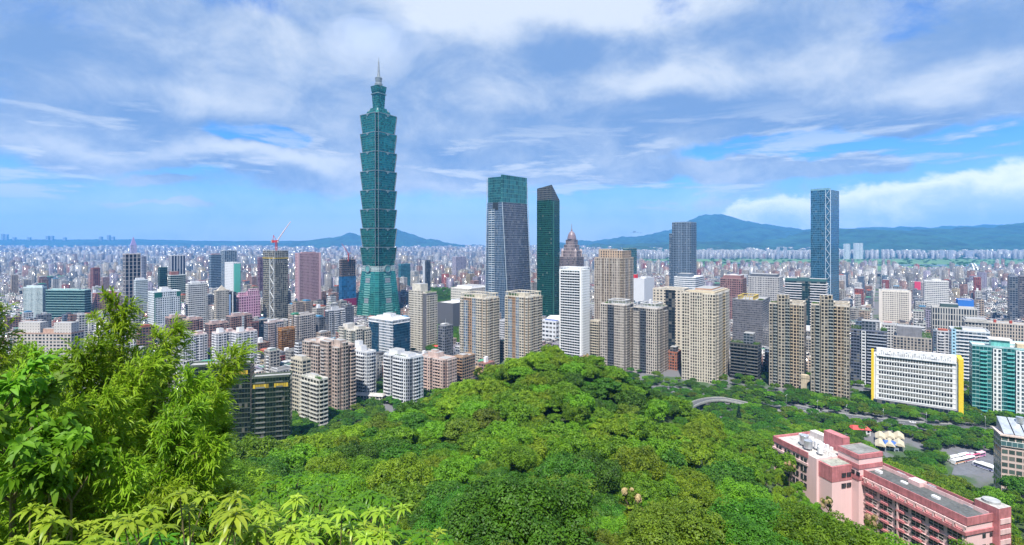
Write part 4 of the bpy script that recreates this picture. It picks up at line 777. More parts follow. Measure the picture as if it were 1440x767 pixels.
# gate between the twin classical towers
def gate():
    Y = 500.; x0 = X(1131, Y); root = thing('arched_gate', 'sand coloured gateway with a round arch between the twin classical towers', 'gate', (X(1136, Y), Y-6, 0), -TH)
    m_ = plain((.46, .38, .27)); mb = MB()
    mb.box(-9, 0, 0, -4, 5, 16); mb.box(4, 0, 0, 9, 5, 16); mb.box(-9, -.3, 16, 9, 5.3, 19)
    n = 12
    for i in range(n):
        a, b = math.pi*i/n, math.pi*(i+1)/n
        xa, xb = 4*math.cos(b), 4*math.cos(a)
        mb.quad([(xa, 0, 10+4*math.sin(b)), (xb, 0, 10+4*math.sin(a)), (xb, 0, 16), (xa, 0, 16)], [(0, 0)]*4)
    mb.build('archway', [m_], root)
    MB().box(-4, 2.4, 0, 4, 2.8, 14).build('gate_screen', [plain((.06, .12, .12))], root)
gate()
# ------------------------------------------------------------------ white office with yellow ends
def yellow_office():
    Y = 430.; yel = plain((.78, .56, .03), .6, var=.06); wl = (.74, .74, .74)
    root, W, D_, H = bld('office_building', 'long white office with bright yellow end walls and rows of square windows beside the road', 1229, 1347, 1349, 512, Y, 580, wl, (.06, .07, .08), None, 5, 4, .0, .0, d=17, roof='white', parapet=0)
    fr = plain(wl, .7); gls = facade((.03, .035, .04), (.025, .03, .04), None, .46, .46, 0, 0, 0, .12)
    mb = MB(); mb.box(0, -.02, 0, 1.4, .1, 2.5, 0, 0, 1, 2); win = mb.mesh('window', [gls])
    base = 8.; nr, ncol = 9, 27; fh = (H-base)/nr; dx = (W-7)/ncol; k = 0; rest = MB()
    for r_ in range(nr):
        for c_ in range(ncol):
            x = -W+3.5+dx*c_+.2; z = base+r_*fh+.9
            if (r_*3+c_*5) % 5 < 2 and k < 96: link('window', win, root, (x, -.08, z)); k += 1
            else: rest.box(x, -.10, z, x+1.4, .02, z+2.5, 0, 0, 1, 2)
    o = rest.build('windows', [gls], root); o['kind'] = 'stuff'
    MB().box(-W+2, -1.1, H-.2, -1.2, 5, H+6.5, 0, 0).build('attic_wall', [plain((.76, .76, .78), .7)], root)
    mb = MB()
    for i in range(34):
        x = -W+4+i*(W-8)/34; h = (i*7 % 5)*.5+.6
        mb.box(x, -1.25, H+1.6, x+.5, -1.12, H+1.8+h)
        if i % 4 == 1: mb.box(x-.2, -1.25, H+4.4, x+.9, -1.12, H+5.2)
    mb.build('attic_ornament', [plain((.35, .36, .38))], root)
    for i in range(nr): MB().box(-W+2, -.3, base+i*fh-.1, -1.2, 0.02, base+i*fh+.15).build('ledge', [fr], root)
    mb = MB(); mb.box(-W+1.2, -.7, 0, -W+2.2, .1, H); mb.box(-1.2, -.7, 0, -.2, .1, H); mb.build('edge_pier', [fr], root)
    MB().box(.0, -2.6, 0, 3.2, D_+.5, H+4.5).build('end_wall', [yel], root)
    MB().box(-W-2.0, -.8, 4, -W, 3, H+5).build('end_wall', [yel], root)
    MB().box(-W-2.1, -.9, 10, -W-2.0, 2, H-2, 0, 0, 2, 3.2).build('window_strip', [facade((.7, .5, .03), GLASSD, None, .3, .3)], root)
    MB().box(-W-.5, -2.2, 0, -.3, -.1, 6.8, 0, 1, 3, 3.4).build('shop_front', [facade((.05, .05, .06), (.03, .05, .07), (.2, .2, .2), .44, .4, .1, .06), roofm['dark']], root)
    # blank emblem discs on the attic, as on the photograph
    for x in (-W*.83, -W*.28):
        MB().box(x-1.6, -1.3, H+1.8, x+1.6, -1.12, H+2.4).build('attic_emblem', [plain((.3, .3, .33))], root)
        MB().cyl(x, -1.0, H+2.6, H+3.6, .1, .1).build('attic_emblem', [plain((.3, .3, .33))], root)
yellow_office()

def teal_tower():
    Y = 418.; wl = (.62, .66, .68)
    root, W, D_, H = bld('office_tower', 'teal and white vertically striped glass tower at the right edge of the photo', 1367, 1458, 1470, 495, Y, 585, (.10, .30, .31), (.02, .15, .16), (.30, .48, .50), 2.4, 3.4, .46, .32, .14, .06, .4, .05, d=18, roof='light')
    wm = facade((.72, .74, .76), (.06, .09, .11), None, .22, .3)
    for a, b in ((.30, .42), (.62, .74), (.92, 1.0)):
        MB().box(-W+a*W, -1.5, 0, -W+b*W, .02, H-1, 0, 1, 3, 3.4).build('wing', [wm, roofm['white']], root)
    tl = plain((.10, .42, .40), .4)
    for a in (.12, .50): 
        mb = MB(); mb.box(0, -1.2, 0, W*.10, 0, .25); mb.box(0, -1.2, .25, W*.10, -1.05, 1.1); sh = mb.mesh('balcony', [tl])
        for k in range(1, int(H/3.4)): link('balcony', sh, root, (-W+a*W, -.02, k*3.4))
    MB().box(-W*.72, 3, H, -W*.45, 12, H+6, 0, 0).build('rooftop_block', [plain((.16, .48, .44), .4)], root)
    MB().box(-W*.75, 2, H+6, -W*.42, 13, H+7, 0, 0).build('rooftop_block', [white], root)
    MB().box(-W*.35, 3, H, -W*.12, 12, H+4, 0, 0).build('rooftop_block', [plain((.55, .45, .30))], root)
    root2, W, D_, H = bld('office_tower', 'second teal glass tower half outside the frame behind the striped one', 1414, 1470, 1480, 490, Y+34, 560, (.12, .36, .36), (.03, .19, .20), (.40, .56, .56), 2.4, 3.4, .46, .32, .14, .06, .4, .05, d=18, roof='white')
teal_tower()

def edge_building():
    Y = 250.; x0 = X(1408, Y); H = Z(612, Y)
    root = thing('office_building', 'low beige office with sloping grey panel roof right of the bus yard', 'building', (x0, Y, 0), R(-29))
    HERO.append((x0+34, Y, 40, 24, 1397, 1440, 580, 680, 20, 'beige panel-roofed office'))
    bw = facade((.52, .40, .36), (.07, .10, .09), (.60, .48, .44), .36, .28, .12, .0, .1, .2)
    MB().box(0, 0, -6, 60, 11, H, 0, 1, 2.6, 3.2).build('wall', [bw, roofm['light']], root)
    MB().box(-.2, -.5, H-5.2, 60, .1, H-2.6, 0, 0, 2, 2.6).build('ribbon_window', [facade((.5, .42, .38), (.06, .12, .13), (.4, .5, .5), .45, .42, 0, .1)], root)
    MB().box(-.6, -.7, H-.2, 60.2, 11.5, H+.5).build('cornice', [plain((.60, .48, .43))], root)
    pr = MB(); 
    for i in range(14):
        x = 1+i*4.1; pr.prism([(x, 0), (x+3.6, 0), (x+3.6, 10.5), (x, 10.5)], H+.5, [H+1, H+1, H+6.5, H+6.5], mi=0, cap=1)
    pr.build('sloping_roof', [plain((.36, .36, .36)), plain((.40, .44, .50), .35, .3)], root)
    MB().box(16, 6, H, 60, 10.8, H+10).build('rooftop_block', [plain((.60, .60, .62))], root)
    for i in range(6): MB().cyl(9+i*5, 8, H+5, H+8, 1.5, n=12).build('vent_drum', [steel], root)
edge_building()

for o_ in [o for o in sc.objects if o.name.startswith('dark_office_block')]:
    ym = facade((.10, .085, .01), (.42, .30, .03), (.04, .05, .03), .44, .40, .1, .1, 0., .0); Ho = o_['_H']; w0 = 46 if o_.name.endswith('block') else 26  # yellow light in the upper windows, put into their glass colour
    MB().box(-w0*.42, -.25, Ho-7.6, -1.5, .05, Ho-4.2, 0, 0, 1.6, 3.4).build('yellow_lit_windows', [ym], o_)
    if o_.name.endswith('1'): MB().box(-w0*.95, -.25, Ho-7.6, -w0*.55, .05, Ho-4.2, 0, 0, 1.6, 3.4).build('yellow_lit_windows', [ym], o_)
hotel = next(o for o in sc.objects if o.get('label', '').startswith('beige classical hotel tower'))
mb = MB(); mb.bar((-17, -1.9, hotel['_H']-3.2), (-17, -1.2, hotel['_H']-3.2), 2.0, n=20); mb.build('emblem_ring', [plain((.62, .58, .50))], hotel)
mb = MB(); mb.bar((-17, -2.0, hotel['_H']-3.2), (-17, -1.85, hotel['_H']-3.2), 1.4, n=20); mb.build('emblem_disc', [plain((.10, .09, .08))], hotel)
bw_ = next(o for o in sc.objects if o.get('label', '').startswith('half-built tower'))
wm_ = plain((.65, .6, .62)); mb = MB()
for i_ in range(5): mb.box(1.3, 8+i_*3.0, bw_['_H']-92, 1.45, 9.8+i_*3.0, bw_['_H']-89.6)
mb.box(1.3, 14, bw_['_H']-88.5, 1.45, 16.4, bw_['_H']-86); mb.build('banner_lettering', [wm_], bw_)
c2 = thing('tower_crane', 'small dark red crane on top of the blue-wrapped half-built tower', 'crane', (X(490, 1050), 1050, bw_['_H'])); rd_ = plain((.30, .05, .05), .6)
mb = MB(); mb.box(-1, -1, -3, 1, 1, 14); mb.build('mast', [rd_], c2); mb = MB(); mb.bar((0, 0, 13), (-14, 0, 34), .8, .4, 4); mb.bar((0, 0, 13), (5, 0, 15), .7, .7, 4); mb.build('jib', [rd_], c2)
MB().box(3.4, -1, 12, 6, 1, 14.6).build('counterweight', [plain((.2, .2, .2))], c2); MB().box(-1.6, -1.6, 10, 1.6, 1.6, 12).build('cab', [rd_], c2)
# ------------------------------------------------------------------ the long pink building on the slope
def pink_school():
    th = R(75); Yc = 160.; C_ = (X(1360, Yc), Yc); zr = Z(732, Yc); zb = 24.
    root = thing('school_building', 'long pink building with dark rose bands and rooftop tanks on the wooded slope', 'building', (C_[0], C_[1], zb), -th)
    HERO.append((C_[0], 190, 60, 40, 1088, 1414, 600, 790, 30, 'long pink building'))
    H = zr-zb
    pk = facade((.76, .52, .52), GLASSD, None, 0., 0.); rs = plain((.44, .16, .17), .75, var=.22); ps = plain((.70, .48, .47), .75, var=.14)
    rfd = plain((.085, .09, .09), .95, var=.3); rfl = plain((.42, .40, .38), .95, var=.3)
    glm = plain((.035, .04, .045), .2, scale=1.5, var=.5); frm = plain((.50, .44, .42), .6)
    def lx(a, b): return (-a, b)          # local x = -a (a runs back along the long face), y = b
    L = 37.
    MB().box(-L, 0, -10, 0, 12, H, 0, 1).build('wing', [pk, rfd], root)
    # parapets, dark rose bands
    mb = MB(); mb.box(-L, -.3, H-1.6, .3, 0, H+.9); mb.box(0, 0, H-1.6, .3, 12, H+.9); mb.box(-L, 12, H-1, .3, 12.3, H+1.2); mb.build('parapet', [rs], root)
    MB().box(-L, -1.25, H-4.6, .4, -.0, H-3.5).build('band', [rs], root); MB().box(0, .0, H-4.6, .4, 12.2, H-3.5).build('band', [rs], root)
    mb = MB(); mb.box(-L, -1.2, H-2.2, .4, -.8, H-1.7)
    for i in range(13): x = -L+i*3.05; mb.box(x, -1.2, H-3.5, x+.45, 0, H-1.9)
    mb.build('pergola', [ps], root)
    def slot(x0, x1, z0, z1, f):
        if f == 'L': MB().box(x0, -.12, z0, x1, .05, z1).build('window', [glm], root)
    fw = 3.3; wn = MB().box(0, 0, 0, 4.5, .12, 1.9).mesh('window', [glm]); 
    mbf = MB(); mbf.box(-.1, -.1, .9, 4.6, 0, 1.02); mbf.box(1.45, -.1, 0, 1.57, 0, 1.9); mbf.box(2.95, -.1, 0, 3.07, 0, 1.9); mbf.box(-.15, -.15, -.15, 4.65, 0, 0); mbf.box(-.15, -.15, 1.9, 4.65, 0, 2.05)
    wf = mbf.mesh('window_frame', [frm]); pl = MB().box(0, -1.0, 0, 2.6, 0, .75).mesh('planter_box', [rs])
    for r_ in range(7):
        z = H-4.6-(r_+1)*fw+.9
        for c_ in range(6):
            x = -L+2.6+c_*5.75
            o = link('window', wn, root, (x, -.13, z)); link('window_frame', wf, o, (0, 0, 0))
            if r_ < 6: link('planter_box', pl, root, (x+.9, -.01, z-1.1))
        MB().box(-L, -.35, z-1.25, -.2, 0, z-1.1).build('ledge', [ps], root)
    for r_ in range(5):
        z = H-4.6-(r_+1)*fw+1.3
        for y in (6.6, 9.8): MB().box(0, y, z, .12, y+1.4, z+1.2).build('window', [glm], root)
    for x in (-L+.2, -L*.58, -.5): MB().box(x-.25, -1.0, -6, x+.25, 0, H-4.6).build('pier', [ps], root)
    # rear stair tower
    MB().box(-5, 11, -10, 1.8, 16.5, H+3.0, 0, 1).build('stair_tower', [rs, rfl], root)
    for k in range(7): MB().box(1.8, 11.5, H-2-k*fw, 2.0, 16, H-.4-k*fw).build('band', [ps], root)
    MB().cyl(-2, 13.8, H+3.0, H+3.8, 2.3, n=20).build('roof_cap', [plain((.35, .36, .36))], root)
    # little things on the long dark roof
    for i, (a, b, s) in enumerate([(7, 9, 1.6), (14, 4.5, 1.3), (20, 11, 1.5), (25, 5, 1.2), (31, 10, 1.8), (34, 4, 1.3), (12, 12, 1.)]):
        MB().box(-a, b, H, -a+s*1.7, b+s, H+.5+.2*(i % 3)).build('air_conditioner', [white if i % 2 else steel], root)
    MB().box(-L, 9.4, H, 0, 9.6, H+1.3).build('railing', [ps], root); MB().box(-24, 7.5, H, -20, 11, H+1.6).build('rooftop_block', [ps, ], root)
    # stair block between the wings
    def blk(nm, a0, a1, b0, b1, h, m0, m1=rfl, z0=-10): return MB().box(-a1, b0, z0, -a0, b1, h, 0, 1).build(nm, [m0, m1], root)
    s = blk('stair_block', 35, 44, -2.5, 9, H+6.5, pk)
    for z in (H+5.0, H+1.2, H-3): MB().box(-44.1, -2.7, z, -34.8, 9.1, z+1.7).build('band', [rs], root)
    MB().box(-43.6, -2.2, H+6.72, -35.4, 8.7, H+6.85).build('roof', [plain((.20, .20, .19), .9, var=.3)], root)
    for y in (2, 4.2): MB().box(-40+y, -2.8, H-1.2, -38.6+y, -2.6, H+.2).build('window', [glm], root)
    # lower front block with the big rose wall
    blk('front_block', 38, 48, -12, -2, H+1.2, pk); MB().box(-48.1, -12.1, H-4, -37.9, -1.9, H+1.8).build('rose_wall', [rs], root)
    MB().box(-47.4, -11.4, H+1.85, -38.6, -2.6, H+1.9).build('roof', [plain((.28, .29, .25), .9, var=.3)], root)
    for y in (-6.5, -4): MB().box(-37.9, y-1, H-2.6, -37.7, y+1, H-1).build('window', [glm], root); MB().box(-37.95, y-1, H-6.6, -37.7, y+1, H-5).build('window', [glm], root)
    # left wing
    blk('wing', 44, 66, -13, 8, H+2.6, pk, rfl)
    mb = MB(); q = H+2.6; mb.box(-66.3, -13.3, q-1.4, -48, -12.9, q+.9); mb.box(-66.4, -13.3, q-1.4, -65.9, 8, q+.9); mb.box(-66, 7.7, q-1, -44, 8.2, q+.9); mb.build('parapet', [rs], root)
    MB().box(-66.5, -13.5, q-4.6, -48, -13.0, q-3.6).build('band', [ps], root)
    for r_ in range(4):
        for x in (-64.5, -60, -55.5, -51.5):
            o = MB().box(x, -13.2, q-4-r_*fw, x+2.8, -13.0, q-2.1-r_*fw).build('window', [glm], root); MB().box(x+1.3, -13.35, q-4-r_*fw, x+1.45, -13.2, q-2.1-r_*fw).build('window_frame', [frm], o)
    MB().box(-54, 1, H+2.6, -45, 4.5, H+9.0).build('rooftop_block', [rs], root)
    MB().box(-64, 4, H+2.6, -56, 7, H+5.0).build('rooftop_block', [plain((.6, .55, .53))], root)
    for i, (a, b, r_, h) in enumerate([(56, -7, 1.7, 3.6), (52, -9, 1.6, 3.0), (51, -5.5, 1.2, 2.8), (48.5, -6, 1.2, 2.9), (46.5, -8.5, 1.1, 2.6)]):
        mb = MB().cyl(-a, b, H+3.4, H+3.4+h, r_, n=16); mb.cyl(-a, b, H+3.4+h, H+3.9+h, r_, .2, n=16)
        for k in range(4): mb.bar((-a+r_*.7*math.cos(k*1.57), b+r_*.7*math.sin(k*1.57), H+2.5), (-a+r_*.7*math.cos(k*1.57), b+r_*.7*math.sin(k*1.57), H+3.5), .1)
        mb.build('water_tank', [steel if i < 2 else white], root)
    for i in range(9): MB().box(-65+i*1.9, -1+.3*(i % 3), H+2.6, -63.9+i*1.9, .3, H+3.8+.3*(i % 2)).build('air_conditioner', [white], root)
    mb = MB()
    for i in range(6): mb.box(-50+i*1.2, -6, H+2.7, -49.9+i*1.2, -5.9, H+4)
    mb.bar((-50, -6, H+3.9), (-43, -6, H+3.9), .06); mb.build('railing', [steel], root)
pink_school()

# ------------------------------------------------------------------ roads
asph = plain((.085, .088, .095), .9, var=.15, scale=.4); kerbm = plain((.24, .24, .23), .85); conc = plain((.30, .30, .28), .85)
paint = plain((.75, .75, .72), .7)
def ribbon(mb, pts, off, wd, z, mi=0, zb=None):
    """flat strip along a polyline, offset sideways; z may be a list"""
    n = len(pts); zz = z if isinstance(z, list) else [z]*n
    L, Rr = [], []
    for i, p in enumerate(pts):
        a = pts[max(0, i-1)]; b = pts[min(n-1, i+1)]; d = Vector((b[0]-a[0], b[1]-a[1])).normalized(); q = Vector((-d.y, d.x))
        L.append((p[0]+q.x*(off+wd/2), p[1]+q.y*(off+wd/2))); Rr.append((p[0]+q.x*(off-wd/2), p[1]+q.y*(off-wd/2)))
    for i in range(n-1):
        j = i+1
        mb.quad([(*Rr[i], zz[i]), (*Rr[j], zz[j]), (*L[j], zz[j]), (*L[i], zz[i])], [(0, 0)]*4, mi)
        if zb is not None:
            for A_, s in ((L, 1), (Rr, 0)):
                q = [(*A_[i], zz[i]-zb), (*A_[j], zz[j]-zb), (*A_[j], zz[j]), (*A_[i], zz[i])]
                mb.quad(q if not s else q[::-1], [(0, 0)]*4, mi)
            mb.quad([(*L[i], zz[i]-zb), (*L[j], zz[j]-zb), (*Rr[j], zz[j]-zb), (*Rr[i], zz[i]-zb)], [(0, 0)]*4, mi)
def smooth(pts, n=8):
    out = []
    P = [pts[0]]+list(pts)+[pts[-1]]
    for i in range(1, len(P)-2):
        for k in range(n):
            t = k/n; a, b, c, d = [np.array(q, float) for q in P[i-1:i+3]]
            out.append(tuple(.5*((2*b)+(-a+c)*t+(2*a-5*b+4*c-d)*t*t+(-a+3*b-3*c+d)*t**3)))
    out.append(tuple(map(float, pts[-1]))); return out
def gp(u, v): Y = CZ*F/(v-HZ); return (X(u, Y), Y)
main = smooth([gp(1085, 568), gp(1135, 579), gp(1200, 590), gp(1290, 600), gp(1400, 607), gp(1520, 613), gp(1700, 620)])
ROADS = [(main, 8.5)]
mb = MB(); ribbon(mb, main, 6.5, 9.5, .12); ribbon(mb, main, -6.5, 9.5, .12)
tag(mb.build('road', [asph]), kind='structure')
mb = MB(); ribbon(mb, main, 0, 2.6, .26, zb=.2); ribbon(mb, main, 12.4, 2., .26, zb=.2); ribbon(mb, main, -12.4, 2., .26, zb=.2)
tag(mb.build('pavement', [kerbm]), kind='structure')
mb = MB()
for i in range(0, len(main)-1, 2):
    for off in (6.5, -6.5): ribbon(mb, main[i:i+2], off, .18, .126)
tag(mb.build('road_markings', [paint]), kind='structure')
ramp = smooth([gp(940, 588), gp(962, 576), gp(980, 567), gp(1004, 562), gp(1042, 563), gp(1078, 567), gp(1108, 573)])
ramp = [(x*.955, y*.955) for x, y in ramp]
root = thing('elevated_ramp', 'curved grey concrete slip road on piers beside the wood, left of the dark conifer', 'flyover', (ramp[6][0], ramp[6][1], 0))
o0 = Vector((ramp[6][0], ramp[6][1]))
rp = [(x-o0.x, y-o0.y) for x, y in ramp]; zl = [3+4*math.sin(math.pi*min(1, i/len(rp)*1.3))**.5*1. if i/len(rp)*1.3 < .5 else 7. for i in range(len(rp))]
zl = [min(z_, max(.35, 7-.48*(i_-len(rp)*.55))) if i_ > len(rp)*.55 else z_ for i_, z_ in enumerate(zl)]
mb = MB(); ribbon(mb, rp, 0, 7.0, zl, zb=1.0); mb.build('deck', [conc], root)
mb = MB(); ribbon(mb, rp, 0, 6.4, [z+.05 for z in zl]); mb.build('carriageway', [asph], root)
for s in (3.4, -3.4):
    mb = MB(); ribbon(mb, rp, s, .35, [z+1.0 for z in zl], zb=1.3); mb.build('barrier', [plain((.34, .34, .32))], root)
for i in range(3, len(rp), 7): MB().cyl(rp[i][0], rp[i][1], -1, max(-.5, zl[i]-.9), .9, n=10).build('pier', [conc], root)
side = smooth([gp(975, 585), gp(1000, 573), gp(1040, 571), gp(1090, 578)])
mb = MB(); ribbon(mb, side, 0, 9, .11); tag(mb.build('road', [asph]), kind='structure'); ROADS.append((side, 4))
lot = [gp(1338, 668), gp(1420, 690), gp(1430, 634), gp(1350, 632)]
mb = MB(); mb.quad([(*p, .14) for p in lot], [(0, 0)]*4); tag(mb.build('bus_yard', [plain((.12, .125, .14), .9, var=.2, scale=.15)]), kind='structure')
lotc = gp(1375, 650); ROADS.append(([lotc, (lotc[0]+3, lotc[1])], 20)); ROADS.append(([gp(1395, 655), gp(1412, 660)], 18))
ROADS.append(([gp(1256, 622), gp(1256, 630)], 17)); ROADS.append(([gp(1256, 640), gp(1256, 652)], 9)); ROADS.append(([gp(1368, 668), gp(1368, 680)], 14)); ROADS.append(([gp(1362, 690)], 12))
far_rd = smooth([gp(560, 420), gp(660, 400), gp(760, 392)])
# ------------------------------------------------------------------ vehicles
tyre = plain((.02, .02, .02), .9); glassm = plain((.03, .04, .05), .15, var=.3, scale=1)
def bus(label, loc, rz, col, stripe):
    r_ = thing('parked_bus', label, 'bus', loc, rz, 'buses in the yard')
    b = plain(col, .4, var=.05); mb = MB().prism([(-5.8, -1.25), (5.8, -1.25), (5.8, 1.25), (-5.8, 1.25)], .4, 3.0, mi=0, cap=0, bottom=True)
    mb.prism([(-5.8, -1.25), (5.8, -1.25), (5.8, 1.25), (-5.8, 1.25)], 3.0, 3.3, [(-5.5, -1.0), (5.5, -1.0), (5.5, 1.0), (-5.5, 1.0)], mi=0, cap=0)
    mb.build('body', [b], r_)
    for s in (-1, 1):
        MB().box(-5.2, s*1.27-.02, 1.6, 5.2, s*1.27+.02, 2.6).build('window_strip', [glassm], r_)
        MB().box(-5.7, s*1.27-.015, .9, 5.7, s*1.27+.015, 1.4).build('stripe', [plain(stripe, .4)], r_)
    MB().box(5.78, -1.1, 1.3, 5.84, 1.1, 2.8).build('windscreen', [glassm], r_)
    MB().box(-2, -.7, 3.3, .6, .7, 3.6).build('air_conditioner', [plain((.6, .6, .6))], r_)
    for x in (-3.6, 3.8):
        for s in (-1, 1):
            w_ = MB(); w_.bar((x, s*1.0, .5), (x, s*1.3, .5), .5, n=14); w_.build('wheel', [tyre], r_)
Wt = (.78, .78, .8)
for i, (u, v, a, col, st, lab) in enumerate([(1341, 648, 20, Wt, (.1, .3, .5), 'white bus, leftmost of the row in the bus yard'), (1348, 652, 20, Wt, (.7, .3, .05), 'white bus with an orange stripe, second from left in the bus yard'),
        (1354, 645, 20, (.72, .74, .76), (.05, .3, .2), 'pale bus with a green stripe behind the two white ones'), (1361, 649, 20, Wt, (.5, .05, .1), 'white bus with a red stripe beside the pink one'),
        (1368, 645, 20, (.62, .12, .22), (.7, .7, .7), 'pink-red bus in the middle of the yard'), (1376, 643, 20, (.72, .45, .55), (.5, .1, .4), 'pale pink bus at the right end of the row'),
        (1384, 660, -70, Wt, (.1, .1, .3), 'white bus parked crosswise, left of its pair near the beige office'), (1393, 661, -70, Wt, (.2, .4, .1), 'white bus parked crosswise, right of its pair near the beige office')]):
    x, y = gp(u, v); bus(lab, (x, y, .15), R(a), col, st)
def car(label, loc, rz, col):
    r_ = thing('car', label, 'car', loc, rz, 'cars on the main road')
    b = plain(col, .35, var=.04)
    mb = MB().prism([(-2.2, -.88), (2.2, -.88), (2.2, .88), (-2.2, .88)], .3, .85, mi=0, cap=0, bottom=True); mb.prism([(-2.2, -.88), (2.2, -.88), (2.2, .88), (-2.2, .88)], .85, 1.0, [(-2.1, -.8), (2.05, -.8), (2.05, .8), (-2.1, .8)], mi=0, cap=0)
    mb.build('body', [b], r_)
    MB().prism([(-1.7, -.78), (1.1, -.78), (1.1, .78), (-1.7, .78)], 1.0, 1.42, [(-1.2, -.66), (.5, -.66), (.5, .66), (-1.2, .66)], mi=0, cap=1).build('cabin', [glassm, b], r_)
    for x in (-1.35, 1.35):
        for s in (-1, 1): w_ = MB(); w_.bar((x, s*.7, .33), (x, s*.92, .33), .33, n=12); w_.build('wheel', [tyre], r_)
cols = [((.6, .6, .62), 'silver car'), ((.03, .03, .035), 'black car'), ((.7, .5, .03), 'yellow taxi'), ((.72, .72, .72), 'white car'), ((.35, .04, .04), 'red car'), ((.06, .1, .25), 'blue car')]
wh_ = ['before the yellow-ended office', 'near the foot of the classical towers', 'towards the right edge of the road']
k = 0
for t_, off in [(2, 5), (4.4, 8), (7, -5), (9.5, 8), (11.7, -8), (14.2, 5), (16.8, -5), (19.3, 8), (21.8, -8), (24, 8), (26, -6), (28, 5)]:
    i = int(t_); f = t_-i; p = Vector(main[i][:2])*(1-f)+Vector(main[i+1][:2])*f; d = (Vector(main[i+1][:2])-Vector(main[i][:2])).normalized(); q = Vector((-d.y, d.x))
    c_, nm = cols[k % 6]; car(f'{nm} driving {wh_[0 if 13 < t_ < 23 else (1 if t_ < 13 else 2)]} on the {"far" if off > 0 else "near"} carriageway', (p.x+q.x*off, p.y+q.y*off, .13), math.atan2(d.y, d.x)+(0 if off < 0 else math.pi), c_); k += 1
# ------------------------------------------------------------------ street lamps
def lamp_mesh():
    a = MB(); a.bar((0, 0, 0), (0, 0, 10), .14, .09, 8); a.bar((0, 0, 10), (2.2, 0, 10.6), .07, .06, 6); a.bar((0, 0, 10), (-2.2, 0, 10.6), .07, .06, 6)
    h = MB().box(-.5, -.18, -.08, .5, .18, .08)
    return a.mesh('pole', [steel]), h.mesh('lamp_head', [white])
LP, LH = lamp_mesh(); pl_ = ['by the classical towers', 'left of the yellow-ended office', 'before the yellow office, left half', 'before the yellow office, right half', 'below the teal tower', 'near the right edge']
for k, i in enumerate((4, 10, 15, 20, 25, 31)):
    p = main[i]; r_ = thing('street_lamp', f'grey twin-armed street lamp on the median {pl_[k]}', 'street lamp', (p[0], p[1], .26), .9, 'street lamps along the main road')
    link('pole', LP, r_); link('lamp_head', LH, r_, (2.5, 0, 10.6)); link('lamp_head', LH, r_, (-2.5, 0, 10.6))
# ------------------------------------------------------------------ cream striped market roofs
for i in range(6):
    u = 1238+(i % 3)*13; v = 613+(i//3)*11
    x, y = gp(u, v+8); r_ = thing('market_shed', f'{["back","front"][i//3]} row cream tent-roofed shed, {["left","middle","right"][i % 3]} of three, among the trees behind the pink building', 'shed', (x, y, 0), R(-35), 'cream sheds behind the pink building')
    MB().prism([(-3.2, -6), (3.2, -6), (3.2, 6), (-3.2, 6)], 4, 6, [(-.6, -6), (.6, -6), (.6, 6), (-.6, 6)], mi=0, cap=0, bottom=True).build('roof', [plain((.50, .44, .32), .7, var=.1)], r_)
    mb = MB()
    for a in (-3, 3):
        for b in (-5.8, 5.8): mb.bar((a, b, 0), (a, b, 4), .12)
    mb.build('posts', [steel], r_)
# little houses by the road
for (u0, u1, v0, v1, col, rc, lab) in [(1200, 1222, 604, 612, (.6, .6, .6), (.5, .07, .06), 'low white kiosk with a red roof strip among trees left of the cream sheds'), (1245, 1262, 626, 634, (.3, .35, .45), (.05, .12, .35), 'blue-roofed hut in front of the cream sheds'),
                                     (605, 630, 488, 496, (.4, .38, .36), (.45, .05, .04), 'red-roofed temple among trees below the slim beige tower'), (548, 560, 540, 548, (.5, .5, .48), (.3, .3, .3), 'small grey hut between the two white balcony towers'),
                                     (498, 540, 556, 566, (.5, .48, .44), (.4, .38, .36), 'pale walled courtyard house at the foot of the pinkish tower')]:
    Y = CZ*F/(v1-HZ); x0, x1 = X(u0, Y), X(u1, Y); h = Z(v0, Y); r_ = thing('low_house', lab, 'house', (x0, Y, 0), R(-10))
    MB().box(0, 0, -1, x1-x0, 8, h, 0, 0, 3, 3).build('wall', [facade(col, GLASSD, None, .3, .3)], r_)
    MB().prism([(-.6, -.6), (x1-x0+.6, -.6), (x1-x0+.6, 8.6), (-.6, 8.6)], h, h+1.8, [(1, 3), (x1-x0-1, 3), (x1-x0-1, 5), (1, 5)], mi=0, cap=0, bottom=True).build('roof', [plain(rc, .7)], r_)
